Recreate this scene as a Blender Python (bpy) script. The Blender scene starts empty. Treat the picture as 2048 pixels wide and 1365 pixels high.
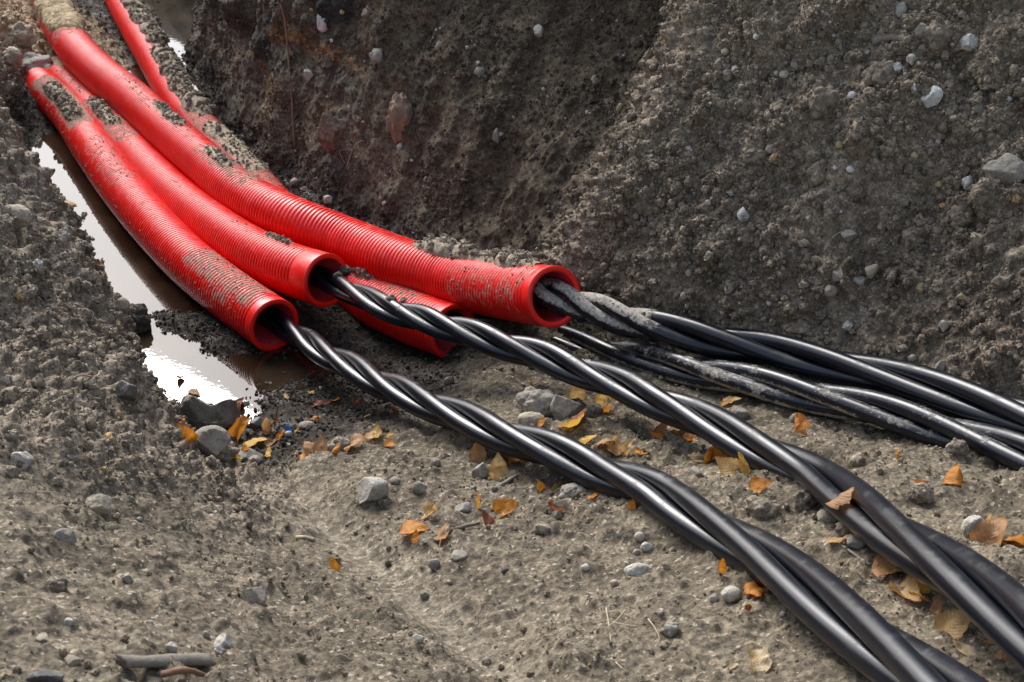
import bpy, bmesh, math, random
import numpy as np
from mathutils import Vector, Matrix, Euler

scene = bpy.context.scene
COL = scene.collection
R = math.radians

# ------------------------------------------------------------------ camera
F_PX, CX, CY = 2844.0, 1024.0, 682.5          # 50 mm lens on a 2048 px wide frame
PITCH, CAM_Z = R(27.0), 1.46                  # camera height above the puddle
SP, CP = math.sin(PITCH), math.cos(PITCH)
CAM = np.array([0.0, 0.0, CAM_Z])
cd = bpy.data.cameras.new('camera'); cam = bpy.data.objects.new('camera', cd); COL.objects.link(cam)
cam.location = (0, 0, CAM_Z); cam.rotation_euler = (math.pi / 2 - PITCH, 0, 0)
cd.sensor_width = 36.0; cd.lens = F_PX / 2048 * 36.0
cd.clip_start = 0.05; cd.clip_end = 500.0
cd.dof.use_dof = True; cd.dof.focus_distance = 2.55; cd.dof.aperture_fstop = 18.0
scene.camera = cam

# ------------------------------------------------------------------ sky, sun, exposure
SUN_EL, SUN_AZ = R(41.0), R(-27.0)            # azimuth clockwise from +Y
w = bpy.data.worlds.new("World"); scene.world = w; w.use_nodes = True
nt = w.node_tree; bg = nt.nodes['Background']
sk = nt.nodes.new('ShaderNodeTexSky'); sk.sky_type = 'NISHITA'; sk.sun_disc = False
sk.sun_elevation = SUN_EL; sk.sun_rotation = SUN_AZ; sk.air_density = 1.0; sk.dust_density = 2.5; sk.ozone_density = 1.0
hs = nt.nodes.new('ShaderNodeHueSaturation'); hs.inputs['Saturation'].default_value = 0.70
nt.links.new(sk.outputs[0], hs.inputs['Color']); nt.links.new(hs.outputs[0], bg.inputs[0])
bg.inputs[1].default_value = 0.15
sl = bpy.data.lights.new('sun', 'SUN'); sl.energy = 2.2; sl.angle = R(34.0); sl.color = (1.0, 0.985, 0.965)
sun = bpy.data.objects.new('sun', sl); COL.objects.link(sun)
sd = Vector((math.sin(SUN_AZ) * math.cos(SUN_EL), math.cos(SUN_AZ) * math.cos(SUN_EL), math.sin(SUN_EL)))
sun.rotation_euler = sd.to_track_quat('Z', 'Y').to_euler(); sun.location = (0, 0, 8)
scene.view_settings.view_transform = 'Standard'; scene.view_settings.look = 'None'
scene.view_settings.exposure = 0.97; scene.view_settings.gamma = 1.0; scene.view_settings.use_curve_mapping = False

# ------------------------------------------------------------------ helpers
def ray(px, py):
    v = (CY - py) / F_PX
    return np.array([(px - CX) / F_PX, CP + v * SP, -SP + v * CP])
def at_depth(px, py, d): return CAM + d * ray(px, py)
def at_height(px, py, z):
    r = ray(px, py); return CAM + (z - CAM_Z) / r[2] * r
def to_px(p):
    p = np.asarray(p) - CAM
    d = p[..., 1] * CP - p[..., 2] * SP
    u = p[..., 1] * SP + p[..., 2] * CP
    return CX + F_PX * p[..., 0] / d, CY - F_PX * u / d, d

def mesh_obj(name, V, F, mat=None, parent=None, smooth=True, uv=None):
    me = bpy.data.meshes.new(name)
    V = np.asarray(V, dtype=np.float32)
    if isinstance(F, np.ndarray):
        n, k = F.shape
        me.vertices.add(len(V)); me.vertices.foreach_set('co', V.ravel())
        me.loops.add(n * k); me.loops.foreach_set('vertex_index', F.ravel().astype(np.int32))
        me.polygons.add(n); me.polygons.foreach_set('loop_start', np.arange(0, n * k, k, dtype=np.int32))
        me.update(calc_edges=True); me.validate()
    else:
        me.from_pydata([tuple(map(float, v)) for v in V], [], F); me.update()
    if smooth: me.polygons.foreach_set('use_smooth', np.ones(len(me.polygons), dtype=bool))
    if uv is not None:
        L = np.zeros(len(me.loops), dtype=np.int32); me.loops.foreach_get('vertex_index', L)
        ul = me.uv_layers.new(name='UVMap'); ul.data.foreach_set('uv', np.asarray(uv, dtype=np.float32)[L].ravel())
    if mat: me.materials.append(mat)
    o = bpy.data.objects.new(name, me); COL.objects.link(o)
    if parent: o.parent = parent
    return o
def fattr(o, name, vals):
    a = o.data.attributes.new(name, 'FLOAT', 'POINT'); a.data.foreach_set('value', np.asarray(vals, dtype=np.float32))
def cattr(o, name, rgba):
    a = o.data.attributes.new(name, 'FLOAT_COLOR', 'POINT'); a.data.foreach_set('color', np.asarray(rgba, dtype=np.float32).ravel())
def tag(o, label=None, cat=None, group=None, kind=None):
    if label: o['label'] = label
    if cat: o['category'] = cat
    if group: o['group'] = group
    if kind: o['kind'] = kind
    return o
def empty(name, loc, label, cat, group=None):
    o = bpy.data.objects.new(name, None); COL.objects.link(o); o.location = loc; o.empty_display_size = 0.05
    return tag(o, label, cat, group)

# noise -------------------------------------------------------------
_rt = np.random.default_rng(7).random(65536).astype(np.float32)
def _h(ix, iy, iz, seed):
    return _rt[((ix * 73856093) ^ (iy * 19349663) ^ (iz * 83492791) ^ (seed * 2654435)) & 65535]
def vnoise(p, scale, seed=0):
    q = p / scale; i = np.floor(q); f = (q - i).astype(np.float32); i = i.astype(np.int64)
    f = f * f * (3 - 2 * f); x, y, z = f[:, 0], f[:, 1], f[:, 2]; out = 0
    for a in (0, 1):
        wx = x if a else 1 - x
        for b in (0, 1):
            wy = y if b else 1 - y
            for c in (0, 1):
                out = out + wx * wy * (z if c else 1 - z) * _h(i[:, 0] + a, i[:, 1] + b, i[:, 2] + c, seed)
    return out
def fbm(p, scale, octv=3, seed=0):
    s, a, t = 0, 1.0, 0
    for k in range(octv):
        s = s + a * vnoise(p, scale / 2 ** k, seed + k * 11); t += a; a *= 0.55
    return s / t - 0.5
def worley(p, scale, seed=0):
    """distance to the nearest cell point (in cells) and that cell's random number"""
    q = (p / scale).astype(np.float32); i = np.floor(q).astype(np.int64); f = q - i
    best = np.full(len(p), 9.0, np.float32); cid = np.zeros(len(p), np.float32)
    for a in (-1, 0, 1):
        for b in (-1, 0, 1):
            for c in (-1, 0, 1):
                X, Y, Z = i[:, 0] + a, i[:, 1] + b, i[:, 2] + c
                d = (a + _h(X, Y, Z, seed + 1) - f[:, 0]) ** 2 + (b + _h(X, Y, Z, seed + 2) - f[:, 1]) ** 2 + (c + _h(X, Y, Z, seed + 3) - f[:, 2]) ** 2
                m = d < best
                best = np.where(m, d, best); cid = np.where(m, _h(X, Y, Z, seed + 4), cid)
    return np.sqrt(best), cid
def sstep(a, b, x):
    t = np.clip((x - a) / (b - a), 0, 1); return t * t * (3 - 2 * t)

# material helpers ---------------------------------------------------
class M:
    def __init__(s, name):
        s.m = bpy.data.materials.new(name); s.m.use_nodes = True; s.t = s.m.node_tree; s.b = s.t.nodes['Principled BSDF']
        s.out = s.t.nodes['Material Output']
    def n(s, typ, **kw):
        nd = s.t.nodes.new(typ)
        for k, v in kw.items():
            if hasattr(nd, k) and k not in nd.inputs: setattr(nd, k, v)
            else: nd.inputs[k].default_value = v
        return nd
    def l(s, a, b): s.t.links.new(a, b)
    def setv(s, inp, v):
        if hasattr(v, 'is_linked') or hasattr(v, 'node'): s.l(v, inp)
        else: inp.default_value = v
    def math(s, op, a, b=0.0, clamp=False):
        nd = s.t.nodes.new('ShaderNodeMath'); nd.operation = op; nd.use_clamp = clamp
        s.setv(nd.inputs[0], a); s.setv(nd.inputs[1], b); return nd.outputs[0]
    def mix(s, f, a, b, mode='MIX'):
        nd = s.t.nodes.new('ShaderNodeMix'); nd.data_type = 'RGBA'; nd.blend_type = mode
        s.setv(nd.inputs[0], f)
        for k, v in ((6, a), (7, b)):
            if isinstance(v, (tuple, list)): v = (*v, 1.0) if len(v) == 3 else v
            s.setv(nd.inputs[k], v)
        return nd.outputs[2]
    def attr(s, name, typ='GEOMETRY'):
        nd = s.t.nodes.new('ShaderNodeAttribute'); nd.attribute_name = name; nd.attribute_type = typ; return nd
    def noise(s, vec, scale, detail=4, rough=0.6, dim='3D'):
        nd = s.n('ShaderNodeTexNoise'); nd.inputs['Scale'].default_value = scale; nd.inputs['Detail'].default_value = detail
        nd.inputs['Roughness'].default_value = rough
        if vec is not None: s.l(vec, nd.inputs['Vector'])
        return nd.outputs[0]
    def ramp(s, fac, stops):
        nd = s.t.nodes.new('ShaderNodeValToRGB'); e = nd.color_ramp.elements
        while len(e) < len(stops): e.new(0.5)
        for k, (p, c) in enumerate(stops):
            e[k].position = p; e[k].color = (*c, 1.0) if isinstance(c, (tuple, list)) else (c, c, c, 1.0)
        s.l(fac, nd.inputs[0]); return nd.outputs[0]
    def maprange(s, v, a, b, c=0.0, d=1.0):
        nd = s.t.nodes.new('ShaderNodeMapRange'); nd.interpolation_type = 'SMOOTHSTEP'
        s.l(v, nd.inputs[0])
        for k, x in enumerate((a, b, c, d)): nd.inputs[k + 1].default_value = x
        return nd.outputs[0]
    def bump(s, h, strength, dist, prev=None):
        nd = s.t.nodes.new('ShaderNodeBump'); nd.inputs['Strength'].default_value = strength; nd.inputs['Distance'].default_value = dist
        s.l(h, nd.inputs['Height'])
        if prev is not None: s.l(prev, nd.inputs['Normal'])
        return nd.outputs[0]
    def pos(s):
        return s.t.nodes.new('ShaderNodeNewGeometry').outputs['Position']
    def obj(s): return s.t.nodes.new('ShaderNodeTexCoord').outputs['Object']
    def gen(s): return s.t.nodes.new('ShaderNodeTexCoord').outputs['Generated']
    def fin(s, color=None, rough=None, normal=None, **kw):
        if color is not None: s.setv(s.b.inputs['Base Color'], (*color, 1.0) if isinstance(color, (tuple, list)) and len(color) == 3 else color)
        if rough is not None: s.setv(s.b.inputs['Roughness'], rough)
        if normal is not None: s.l(normal, s.b.inputs['Normal'])
        for k, v in kw.items(): s.setv(s.b.inputs[k.replace('_', ' ')], v)
        return s.m

# ================================================================== terrain: the trench, lofted from cross-sections
ES = np.array([0.553, -0.833]); EN = np.array([0.833, 0.553])      # along the trench (towards the viewer) / across it
def sn(p): return p[..., 0] * ES[0] + p[..., 1] * ES[1], p[..., 0] * EN[0] + p[..., 1] * EN[1]

ST = [-30, -12, -9, -7, -5.9, -5.2, -4.7, -4.2, -3.7, -3.2, -2.85, -2.5, -2.25, -2.0, -1.6, -1.2, -.8, -.3, .8, 4, 30]
def key(n, z, far=None):
    """sixteen stations -7 ... .8; the ends are carried on, the trench closing beyond -9 and rising behind the viewer"""
    n = [n[0], n[0], n[0]] + list(n) + [n[-1], n[-1]]
    z = [.8, .8, .8] + list(z) + [max(z[-1], .85), .95]
    return n, z
KEYS = [
 key([-30] * 16, [.95] * 16),
 key([0, 0, -.1, -.1, -.1, -.1, -.1, -.1, -.15, -.2, -.2, -.25, -.3, -.3, -.4, -.5],
     [.95, .95, .95, .95, .95, .95, .95, .93, .9, .85, .82, .8, .82, .88, .95, 1.0]),
 key([.9, .75, .7, .65, .6, .55, .5, .5, .45, .42, .4, .3, .2, .15, .1, .1],
     [.55, .55, .6, .65, .7, .72, .7, .58, .5, .45, .43, .45, .57, .68, .78, .85]),
 key([1.2, 1.1, 1.02, .91, .83, .775, .75, .75, .735, .725, .735, .69, .66, .62, .6, .6],
     [.4, .36, .38, .42, .46, .46, .44, .31, .21, .14, .115, .19, .31, .46, .63, .8]),
 key([1.5, 1.4, 1.32, 1.14, .92, .86, .82, .81, .80, .80, .83, .80, .76, .72, .7, .7],
     [.25, .10, .06, .04, -.05, -.06, -.07, -.07, -.05, .0, .10, .18, .272, .41, .60, .8]),
 key([1.65, 1.55, 1.5, 1.42, 1.3, 1.2, 1.1, 1.05, 1.02, 1.02, 1.02, 1.0, 1.0, 1.0, 1.0, 1.0],
     [.1, .08, .045, -.06, -.08, -.08, -.075, -.055, -.034, .02, .10, .19, .28, .41, .60, .8]),
 key([2.2, 1.95, 1.7, 1.62, 1.52, 1.48, 1.42, 1.38, 1.36, 1.36, 1.36, 1.38, 1.4, 1.42, 1.45, 1.5],
     [0, -.02, -.033, -.09, -.1, -.09, -.065, -.022, -.020, .02, .09, .175, .275, .40, .60, .8]),
 key([2.7, 2.28, 1.98, 1.80, 1.7, 1.64, 1.62, 1.65, 1.67, 1.65, 1.66, 1.76, 1.85, 1.92, 1.97, 2.0],
     [0, -.06, -.05, -.05, -.03, .0, .02, .03, .05, .08, .10, .145, .22, .36, .58, .8]),
 key([2.8, 2.36, 2.06, 1.88, 1.77, 1.71, 1.71, 1.82, 1.91, 1.70, 1.74, 1.94, 2.05, 2.12, 2.15, 2.2],
     [.35, .3, .3, .3, .32, .34, .34, .36, .36, .36, .38, .44, .50, .62, .80, 1.0]),
 key([2.95, 2.48, 2.18, 2.0, 1.88, 1.83, 1.92, 2.10, 2.26, 1.88, 1.92, 2.16, 2.3, 2.38, 2.4, 2.4],
     [.75, .7, .72, .75, .75, .75, .75, .75, .74, .72, .68, .72, .80, .88, 1.0, 1.2]),
 key([3.2, 2.65, 2.35, 2.15, 2.05, 2.05, 2.05, 2.1, 2.2, 2.25, 2.35, 2.5, 2.65, 2.7, 2.7, 2.7],
     [.82, 1.02, 1.35, 1.45, 1.45, 1.4, 1.35, 1.25, 1.2, 1.2, 1.15, 1.15, 1.15, 1.2, 1.3, 1.4]),
 key([3.7, 3.1, 2.8, 2.6, 2.5, 2.5, 2.5, 2.6, 2.7, 2.75, 2.85, 3.0, 3.1, 3.2, 3.2, 3.2], [.85, .95, 1.15] + [1.2] * 13),
 key([30] * 16, [.85, .95, 1.1] + [1.2] * 13),
]
KN = np.array([k[0] for k in KEYS]); KZ = np.array([k[1] for k in KEYS])

def gsmooth(a, sig, axis):
    r = int(3 * sig); k = np.exp(-0.5 * (np.arange(-r, r + 1) / sig) ** 2); k /= k.sum()
    pad = [(0, 0)] * a.ndim; pad[axis] = (r, r); b = np.pad(a, pad, mode='edge')
    return np.apply_along_axis(lambda v: np.convolve(v, k, mode='valid'), axis, b)

def build_terrain():
    # rows: fine where the photograph looks, coarse beyond
    rows = [-6.4]
    while rows[-1] < -0.55:
        s = rows[-1]; rows.append(s + 0.00172 * math.sqrt(max(abs(s), .9) ** 2 + 1.0))
    a = [-6.4]; st = .02
    while a[-1] > -30: a.append(a[-1] - st); st *= 1.12
    b = [rows[-1]]; st = .01
    while b[-1] < 30: b.append(b[-1] + st); st *= 1.1
    S = np.array(sorted(set(a[1:] + rows + b[1:])))
    # sections on a fine uniform s grid, smoothed along s, then read at the rows
    sg = np.arange(-8, 2.001, .02)
    kn = gsmooth(np.array([np.interp(sg, ST, r) for r in KN]), 3.5, 1); kz = gsmooth(np.array([np.interp(sg, ST, r) for r in KZ]), 3.5, 1)
    inside = (S > -7.9) & (S < 1.9)
    rn = np.array([np.where(inside, np.interp(S, sg, kn[i]), np.interp(S, ST, KN[i])) for i in range(len(KN))])
    rz = np.array([np.where(inside, np.interp(S, sg, kz[i]), np.interp(S, ST, KZ[i])) for i in range(len(KN))])
    # profile: sample each leg, round the corners, resample by weighted arc length
    NL = 60
    t = np.linspace(0, 1, NL, endpoint=False)
    pn = np.concatenate([(rn[i][:, None] * (1 - t) + rn[i + 1][:, None] * t) for i in range(len(rn) - 1)] + [rn[-1][:, None]], 1)
    pz = np.concatenate([(rz[i][:, None] * (1 - t) + rz[i + 1][:, None] * t) for i in range(len(rn) - 1)] + [rz[-1][:, None]], 1)
    core = slice(NL // 2, -NL // 2)
    sn_, sz_ = gsmooth(pn, 11, 1), gsmooth(pz, 11, 1)
    pn[:, core], pz[:, core] = sn_[:, core], sz_[:, core]
    NC = 880
    N = np.zeros((len(S), NC)); Z = np.zeros((len(S), NC))
    for r, s in enumerate(S):
        n, z = pn[r], pz[r]
        mid_n, mid_z = (n[1:] + n[:-1]) / 2, (z[1:] + z[:-1]) / 2
        L = np.hypot(np.diff(n), np.diff(z))
        x, y = s * ES[0] + mid_n * EN[0], s * ES[1] + mid_n * EN[1]
        dist = np.sqrt(x * x + y * y + (mid_z - CAM_Z) ** 2)
        d = y * CP - (mid_z - CAM_Z) * SP
        ux = np.abs(x / np.maximum(d, .2)); uy = np.abs((y * SP + (mid_z - CAM_Z) * CP) / np.maximum(d, .2))
        vis = (1 - sstep(.40, .75, ux)) * (1 - sstep(.30, .6, uy)) * (d > .2)
        wgt = L / np.minimum(dist, 8) * (.03 + vis) / (1 + np.maximum(L / (1.0 / NL) - 1, 0) * .9)
        c = np.concatenate([[0], np.cumsum(wgt)])
        q = np.linspace(0, c[-1], NC)
        N[r] = np.interp(q, c, n); Z[r] = np.interp(q, c, z)
    N = gsmooth(N, 2.0, 0)
    P = np.zeros((len(S), NC, 3))
    P[..., 0] = S[:, None] * ES[0] + N * EN[0]; P[..., 1] = S[:, None] * ES[1] + N * EN[1]; P[..., 2] = Z
    return S, N, P

S_, N_, P_ = build_terrain()
NR, NC = N_.shape
du = np.gradient(P_, axis=0); dv = np.gradient(P_, axis=1)
NO = np.cross(dv, du); NO /= np.linalg.norm(NO, axis=2, keepdims=True) + 1e-9
NO *= np.sign(NO[..., 2:3].mean())
p = P_.reshape(-1, 3); no = NO.reshape(-1, 3)
s = np.repeat(S_[:, None], NC, 1).reshape(-1); n = N_.reshape(-1); z = p[:, 2].copy()
up = no[:, 2]
near = sstep(-9, -6.4, s) * (1 - sstep(.3, 1.5, s)) * (1 - sstep(2.9, 3.6, n)) * sstep(-1.2, -.4, n)
# where is what
wob = fbm(p, .35, 3, 3)
baseN = np.interp(s, ST, KN[7]); crestN = np.interp(s, ST, KN[3]); footN = np.interp(s, ST, KN[4])
right = sstep(-.05, .12, n - baseN + wob * .12)
heap = right * sstep(-2.55, -2.24, s + wob * .5 + (z - .4) * .35)
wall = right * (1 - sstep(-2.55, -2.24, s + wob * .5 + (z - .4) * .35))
bank = (1 - sstep(-.02, .10, n - footN + wob * .06)) * (1 - sstep(-1.9, -1.62, s + wob * .25 - (.5 - n) * .35))
fore = (1 - right) * (1 - bank) * sstep(-2.35, -1.95, s + wob * .4)
floor_ = np.clip(1 - right - bank - fore, 0, 1)
sand = sstep(-4.75, -5.1, s + wob * .3) * (1 - sstep(1.62, 1.8, n + wob * .2)) * (1 - wall)
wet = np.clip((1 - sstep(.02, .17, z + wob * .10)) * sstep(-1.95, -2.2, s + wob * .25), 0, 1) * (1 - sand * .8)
gul = np.exp(-((n - footN - .01) / .045) ** 2) * sstep(-2.15, -1.9, s) * (1 - sstep(-1.25, -.9, s))
# local heaps and hollows
def dome(px, py, zz, rad, h):
    c = at_height(px, py, zz); return h * np.exp(-(((p[:, 0] - c[0]) ** 2 + (p[:, 1] - c[1]) ** 2) / rad ** 2))
local = dome(1010, 520, .19, .10, .10) + dome(1110, 505, .24, .07, .05) + dome(660, 375, .05, .10, .05) + dome(960, 500, .17, .07, .05) + dome(1330, 1010, .25, .16, .03) \
      + dome(1600, 985, .28, .10, .03) + dome(1345, 1035, .27, .05, .02) + dome(1440, 1105, .31, .05, .015) + dome(1705, 1070, .34, .05, .02) + dome(1840, 960, .26, .09, .025) + dome(1930, 885, .26, .07, .02) + dome(150, 880, .40, .10, .05) + dome(60, 560, .40, .10, .05) + dome(1950, 760, .27, .10, .02) \
      + dome(385, 650, -.03, .09, .034) + dome(300, 628, -.03, .07, .026) + dome(450, 690, -.03, .07, .03) + dome(60, 118, .05, .16, .05) - dome(720, 690, -.03, .12, .012) - dome(925, 690, -.03, .13, .055) - dome(1010, 1240, .27, .10, .012) + dome(1100, 815, .11, .06, .02)
# relief along the normal
h = wob * (.05 + .05 * right + .05 * bank)
f1, c1 = worley(p + no * 0 + (fbm(p, .05, 2, 71)[:, None] * .02), .085, 21)
cl = np.clip(1 - (f1 / .62) ** 2, 0, 1) * (c1 - .25)
f0, c0 = worley(p + (fbm(p, .12, 2, 70)[:, None] * .06), .21, 17)
h += np.clip(1 - (f0 / .7) ** 2, 0, 1) * c0 * (.05 * heap + .03 * bank + .012 * fore)
h += cl * (.034 * bank + .046 * heap + .014 * wall + .008 * fore + .012 * floor_ + .02 * sand)
f2, c2 = worley(p + (fbm(p, .02, 2, 72)[:, None] * .008), .034, 41)
h += np.clip(1 - (f2 / .6) ** 2, 0, 1) * c2 * (.026 * bank + .030 * heap + .008 * wall + .0035 * fore + .008 * floor_ + .008 * sand)
f3, c3 = worley(p, .0145, 61)
h += np.clip(1 - (f3 / .6) ** 2, 0, 1) * c3 * (.012 * bank + .0145 * heap + .0045 * wall + .0050 * fore + .004 * floor_ + .003 * sand)
f4, c4 = worley(p, .0078, 67)
h += np.clip(1 - (f4 / .6) ** 2, 0, 1) * c4 * (.006 * bank + .006 * heap + .002 * wall + .003 * fore + .002 * floor_)
h += fbm(p, .06, 4, 91) * (.022 * bank + .018 * heap + .028 * wall + .022 * fore + .015 * floor_ + .02 * sand)
h += np.abs(fbm(p, .11, 4, 92)) * (.03 * bank + .02 * heap + .02 * wall + .012 * fore)
# the cut face: slump streaks running down it, overhanging lumps
q = np.stack([s, n * .25, z * .16], 1)
h += wall * (fbm(q, .05, 3, 101) * .035 + fbm(q, .16, 2, 102) * .06)
h += wall * sstep(-3.1, -3.6, s) * fbm(p, .17, 3, 111) * .17
h += heap * fbm(np.stack([s * 1.0, n * .5, z * .5], 1), .14, 3, 103) * .04
# flakes of trodden clay in the foreground, all lying the same way
q = np.stack([s * .55 + n * .2, n - s * .15, z], 1)
h += fore * (1 - gul * .8) * np.clip(fbm(q, .035, 3, 121) + .02, 0, 1) * .048
h *= near * (1 - .35 * gul)
p2 = p + no * h[:, None]
p2[:, 2] += (local - gul * .02) * near
PT = p2.reshape(NR, NC, 3)
idx = np.arange(NR * NC).reshape(NR, NC)
quads = np.stack([idx[:-1, :-1], idx[1:, :-1], idx[1:, 1:], idx[:-1, 1:]], -1).reshape(-1, 4)
# strata of the cut face
zz = z + fbm(p, .12, 3, 131) * .10
cut = wall * sstep(-3.25, -3.45, s) 
ochre = cut * sstep(-4.35, -4.2, s) * np.clip(np.exp(-((zz - .365) / .018) ** 2) * sstep(-4.0, -3.8, s) + .75 * sstep(.05, .2, fbm(p, .16, 3, 133) + .05) * (zz < .24), 0, 1)
black = cut * np.clip(np.exp(-((zz - .29) / .045) ** 2) + .9 * sstep(.03, .12, fbm(p, .17, 3, 134)), 0, 1)
purple = .6 * wall * sstep(-4.0, -4.35, s)

# ------------------------------------------------------------------ soil material
def soil_material():
    m = M('soil'); P = m.pos()
    za, zb, zc = m.attr('zone'), m.attr('zone_b'), m.attr('zone_c')
    def sep(a):
        x = m.n('ShaderNodeSeparateColor'); m.l(a.outputs['Color'], x.inputs[0]); return x.outputs
    heap_, wall_, bank_ = sep(za); wet_, sand_, gul_ = sep(zb); och_, blk_, pur_ = sep(zc)
    n1 = m.noise(P, 9, 6, .65); n2 = m.noise(P, 60, 5, .65); n3 = m.noise(P, 260, 3, .7)
    c = m.mix(m.maprange(n1, .3, .7), (.094, .0745, .0485), (.176, .144, .099))             # trodden clay
    c = m.mix(m.math('MULTIPLY', gul_, .7), c, (.20, .169, .122))
    c = m.mix(bank_, c, m.mix(m.maprange(n1, .35, .65), (.145, .113, .077), (.28, .227, .163)))
    c = m.mix(heap_, c, m.mix(m.maprange(n1, .35, .68), (.135, .103, .069), (.268, .214, .152)))
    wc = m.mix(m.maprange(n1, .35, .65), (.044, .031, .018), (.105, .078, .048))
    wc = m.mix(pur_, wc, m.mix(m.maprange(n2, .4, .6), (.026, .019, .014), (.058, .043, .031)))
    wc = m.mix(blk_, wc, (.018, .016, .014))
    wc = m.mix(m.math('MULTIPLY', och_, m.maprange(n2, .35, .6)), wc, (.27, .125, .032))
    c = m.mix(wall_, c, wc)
    sc = m.mix(m.maprange(n1, .35, .62), (.30, .225, .13), (.50, .39, .25))
    c = m.mix(sand_, c, sc)
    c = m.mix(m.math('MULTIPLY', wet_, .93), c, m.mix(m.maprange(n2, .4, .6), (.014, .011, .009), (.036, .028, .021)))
    # grain: each crumb its own tone, pale specks of grit
    v = m.n('ShaderNodeTexVoronoi'); v.inputs['Scale'].default_value = 95; m.l(P, v.inputs['Vector'])
    vs = m.n('ShaderNodeSeparateColor'); m.l(v.outputs['Color'], vs.inputs[0])
    c = m.mix(1.0, c, m.ramp(vs.outputs[0], [(0, .62), (.5, .95), (1, 1.35)]), 'MULTIPLY')
    v2 = m.n('ShaderNodeTexVoronoi'); v2.inputs['Scale'].default_value = 230; m.l(P, v2.inputs['Vector'])
    v2s = m.n('ShaderNodeSeparateColor'); m.l(v2.outputs['Color'], v2s.inputs[0])
    c = m.mix(1.0, c, m.ramp(v2s.outputs[1], [(0, .68), (.5, 1.0), (1, 1.3)]), 'MULTIPLY')
    grit = m.math('MULTIPLY', m.math('GREATER_THAN', v2s.outputs[0], .965), m.math('SUBTRACT', m.math('SUBTRACT', .7, m.math('MULTIPLY', wet_, .6)), m.math('MULTIPLY', wall_, .6)))
    c = m.mix(grit, c, (.40, .35, .27))
    red = m.math('GREATER_THAN', vs.outputs[1], .988)
    c = m.mix(m.math('MULTIPLY', m.math('MULTIPLY', red, heap_), .6), c, (.26, .13, .08))
    c = m.mix(1.0, c, m.ramp(n2, [(.25, .66), (.5, 1.0), (.75, 1.28)]), 'MULTIPLY')
    c = m.mix(1.0, c, m.ramp(n3, [(.25, .75), (.75, 1.22)]), 'MULTIPLY')
    b = m.bump(n2, .6, .008); b = m.bump(v.outputs['Distance'], .5, .003, b); b = m.bump(n3, .8, .0024, b)
    rough = m.math('SUBTRACT', .95, m.math('MULTIPLY', wet_, m.maprange(n1, .52, .66, .08, .62)))
    m.setv(m.b.inputs['Specular IOR Level'], m.math('SUBTRACT', .35, m.math('MULTIPLY', wet_, .2)))
    return m.fin(c, rough, b)
SOIL = soil_material()
terrain = mesh_obj('ground', p2, quads, SOIL)
tag(terrain, kind='structure')
one = np.ones(len(p2))
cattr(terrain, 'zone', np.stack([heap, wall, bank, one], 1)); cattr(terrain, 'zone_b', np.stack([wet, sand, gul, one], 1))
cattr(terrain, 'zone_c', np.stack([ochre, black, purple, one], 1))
bpy.context.view_layer.update()

def ground(px, py):
    """the point and normal of the soil seen at a spot"""
    ok, loc, nor, _ = terrain.ray_cast(Vector(CAM), Vector(ray(px, py)).normalized())
    if not ok: raise ValueError((px, py))
    return loc, nor
def below(x, y, z0=3.0):
    ok, loc, nor, _ = terrain.ray_cast(Vector((x, y, z0)), Vector((0, 0, -1)))
    return loc, nor

# ------------------------------------------------------------------ puddle
def water_material():
    m = M('puddle_water'); P = m.pos()
    n = m.noise(P, 6, 3, .5); n2 = m.noise(P, 55, 2, .5)
    b = m.bump(n2, .03, .002)
    return m.fin(m.mix(m.maprange(n, .4, .6), (.016, .011, .006), (.03, .021, .012)), .015, b, IOR=1.62)
def build_water():
    pts = []
    for s0 in np.arange(-6.6, -2.2, .1):
        for n0 in (.78, 2.35 if s0 < -2.95 else 1.22): pts.append((s0, n0))
    V = [(a * ES[0] + b * EN[0], a * ES[1] + b * EN[1], -.03) for a, b in pts]
    F = [(2 * i, 2 * i + 2, 2 * i + 3, 2 * i + 1) for i in range(len(pts) // 2 - 1)]
    o = mesh_obj('water', V, F, water_material()); tag(o, kind='structure')
build_water()

# ================================================================== curves and tubes
def spline(P, step):
    """centripetal Catmull-Rom through P, resampled at an even step"""
    P = np.asarray(P, float); P = np.vstack([2 * P[0] - P[1], P, 2 * P[-1] - P[-2]])
    out = []
    for i in range(1, len(P) - 2):
        p0, p1, p2_, p3 = P[i - 1:i + 3]
        t0 = 0; t1 = t0 + np.linalg.norm(p1 - p0) ** .5; t2 = t1 + np.linalg.norm(p2_ - p1) ** .5; t3 = t2 + np.linalg.norm(p3 - p2_) ** .5
        t = np.linspace(t1, t2, 60, endpoint=False)[:, None]
        A1 = (t1 - t) / (t1 - t0) * p0 + (t - t0) / (t1 - t0) * p1; A2 = (t2 - t) / (t2 - t1) * p1 + (t - t1) / (t2 - t1) * p2_
        A3 = (t3 - t) / (t3 - t2) * p2_ + (t - t2) / (t3 - t2) * p3
        B1 = (t2 - t) / (t2 - t0) * A1 + (t - t0) / (t2 - t0) * A2; B2 = (t3 - t) / (t3 - t1) * A2 + (t - t1) / (t3 - t1) * A3
        out.append((t2 - t) / (t2 - t1) * B1 + (t - t1) / (t2 - t1) * B2)
    C = np.vstack(out + [P[-2][None]])
    L = np.concatenate([[0], np.cumsum(np.linalg.norm(np.diff(C, axis=0), axis=1))])
    k = max(2, int(round(L[-1] / step)) + 1); q = np.linspace(0, L[-1], k)
    return np.stack([np.interp(q, L, C[:, j]) for j in range(3)], 1), q
def at_len(C, q, x): return np.stack([np.interp(x, q, C[:, j]) for j in range(3)], -1)
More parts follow.
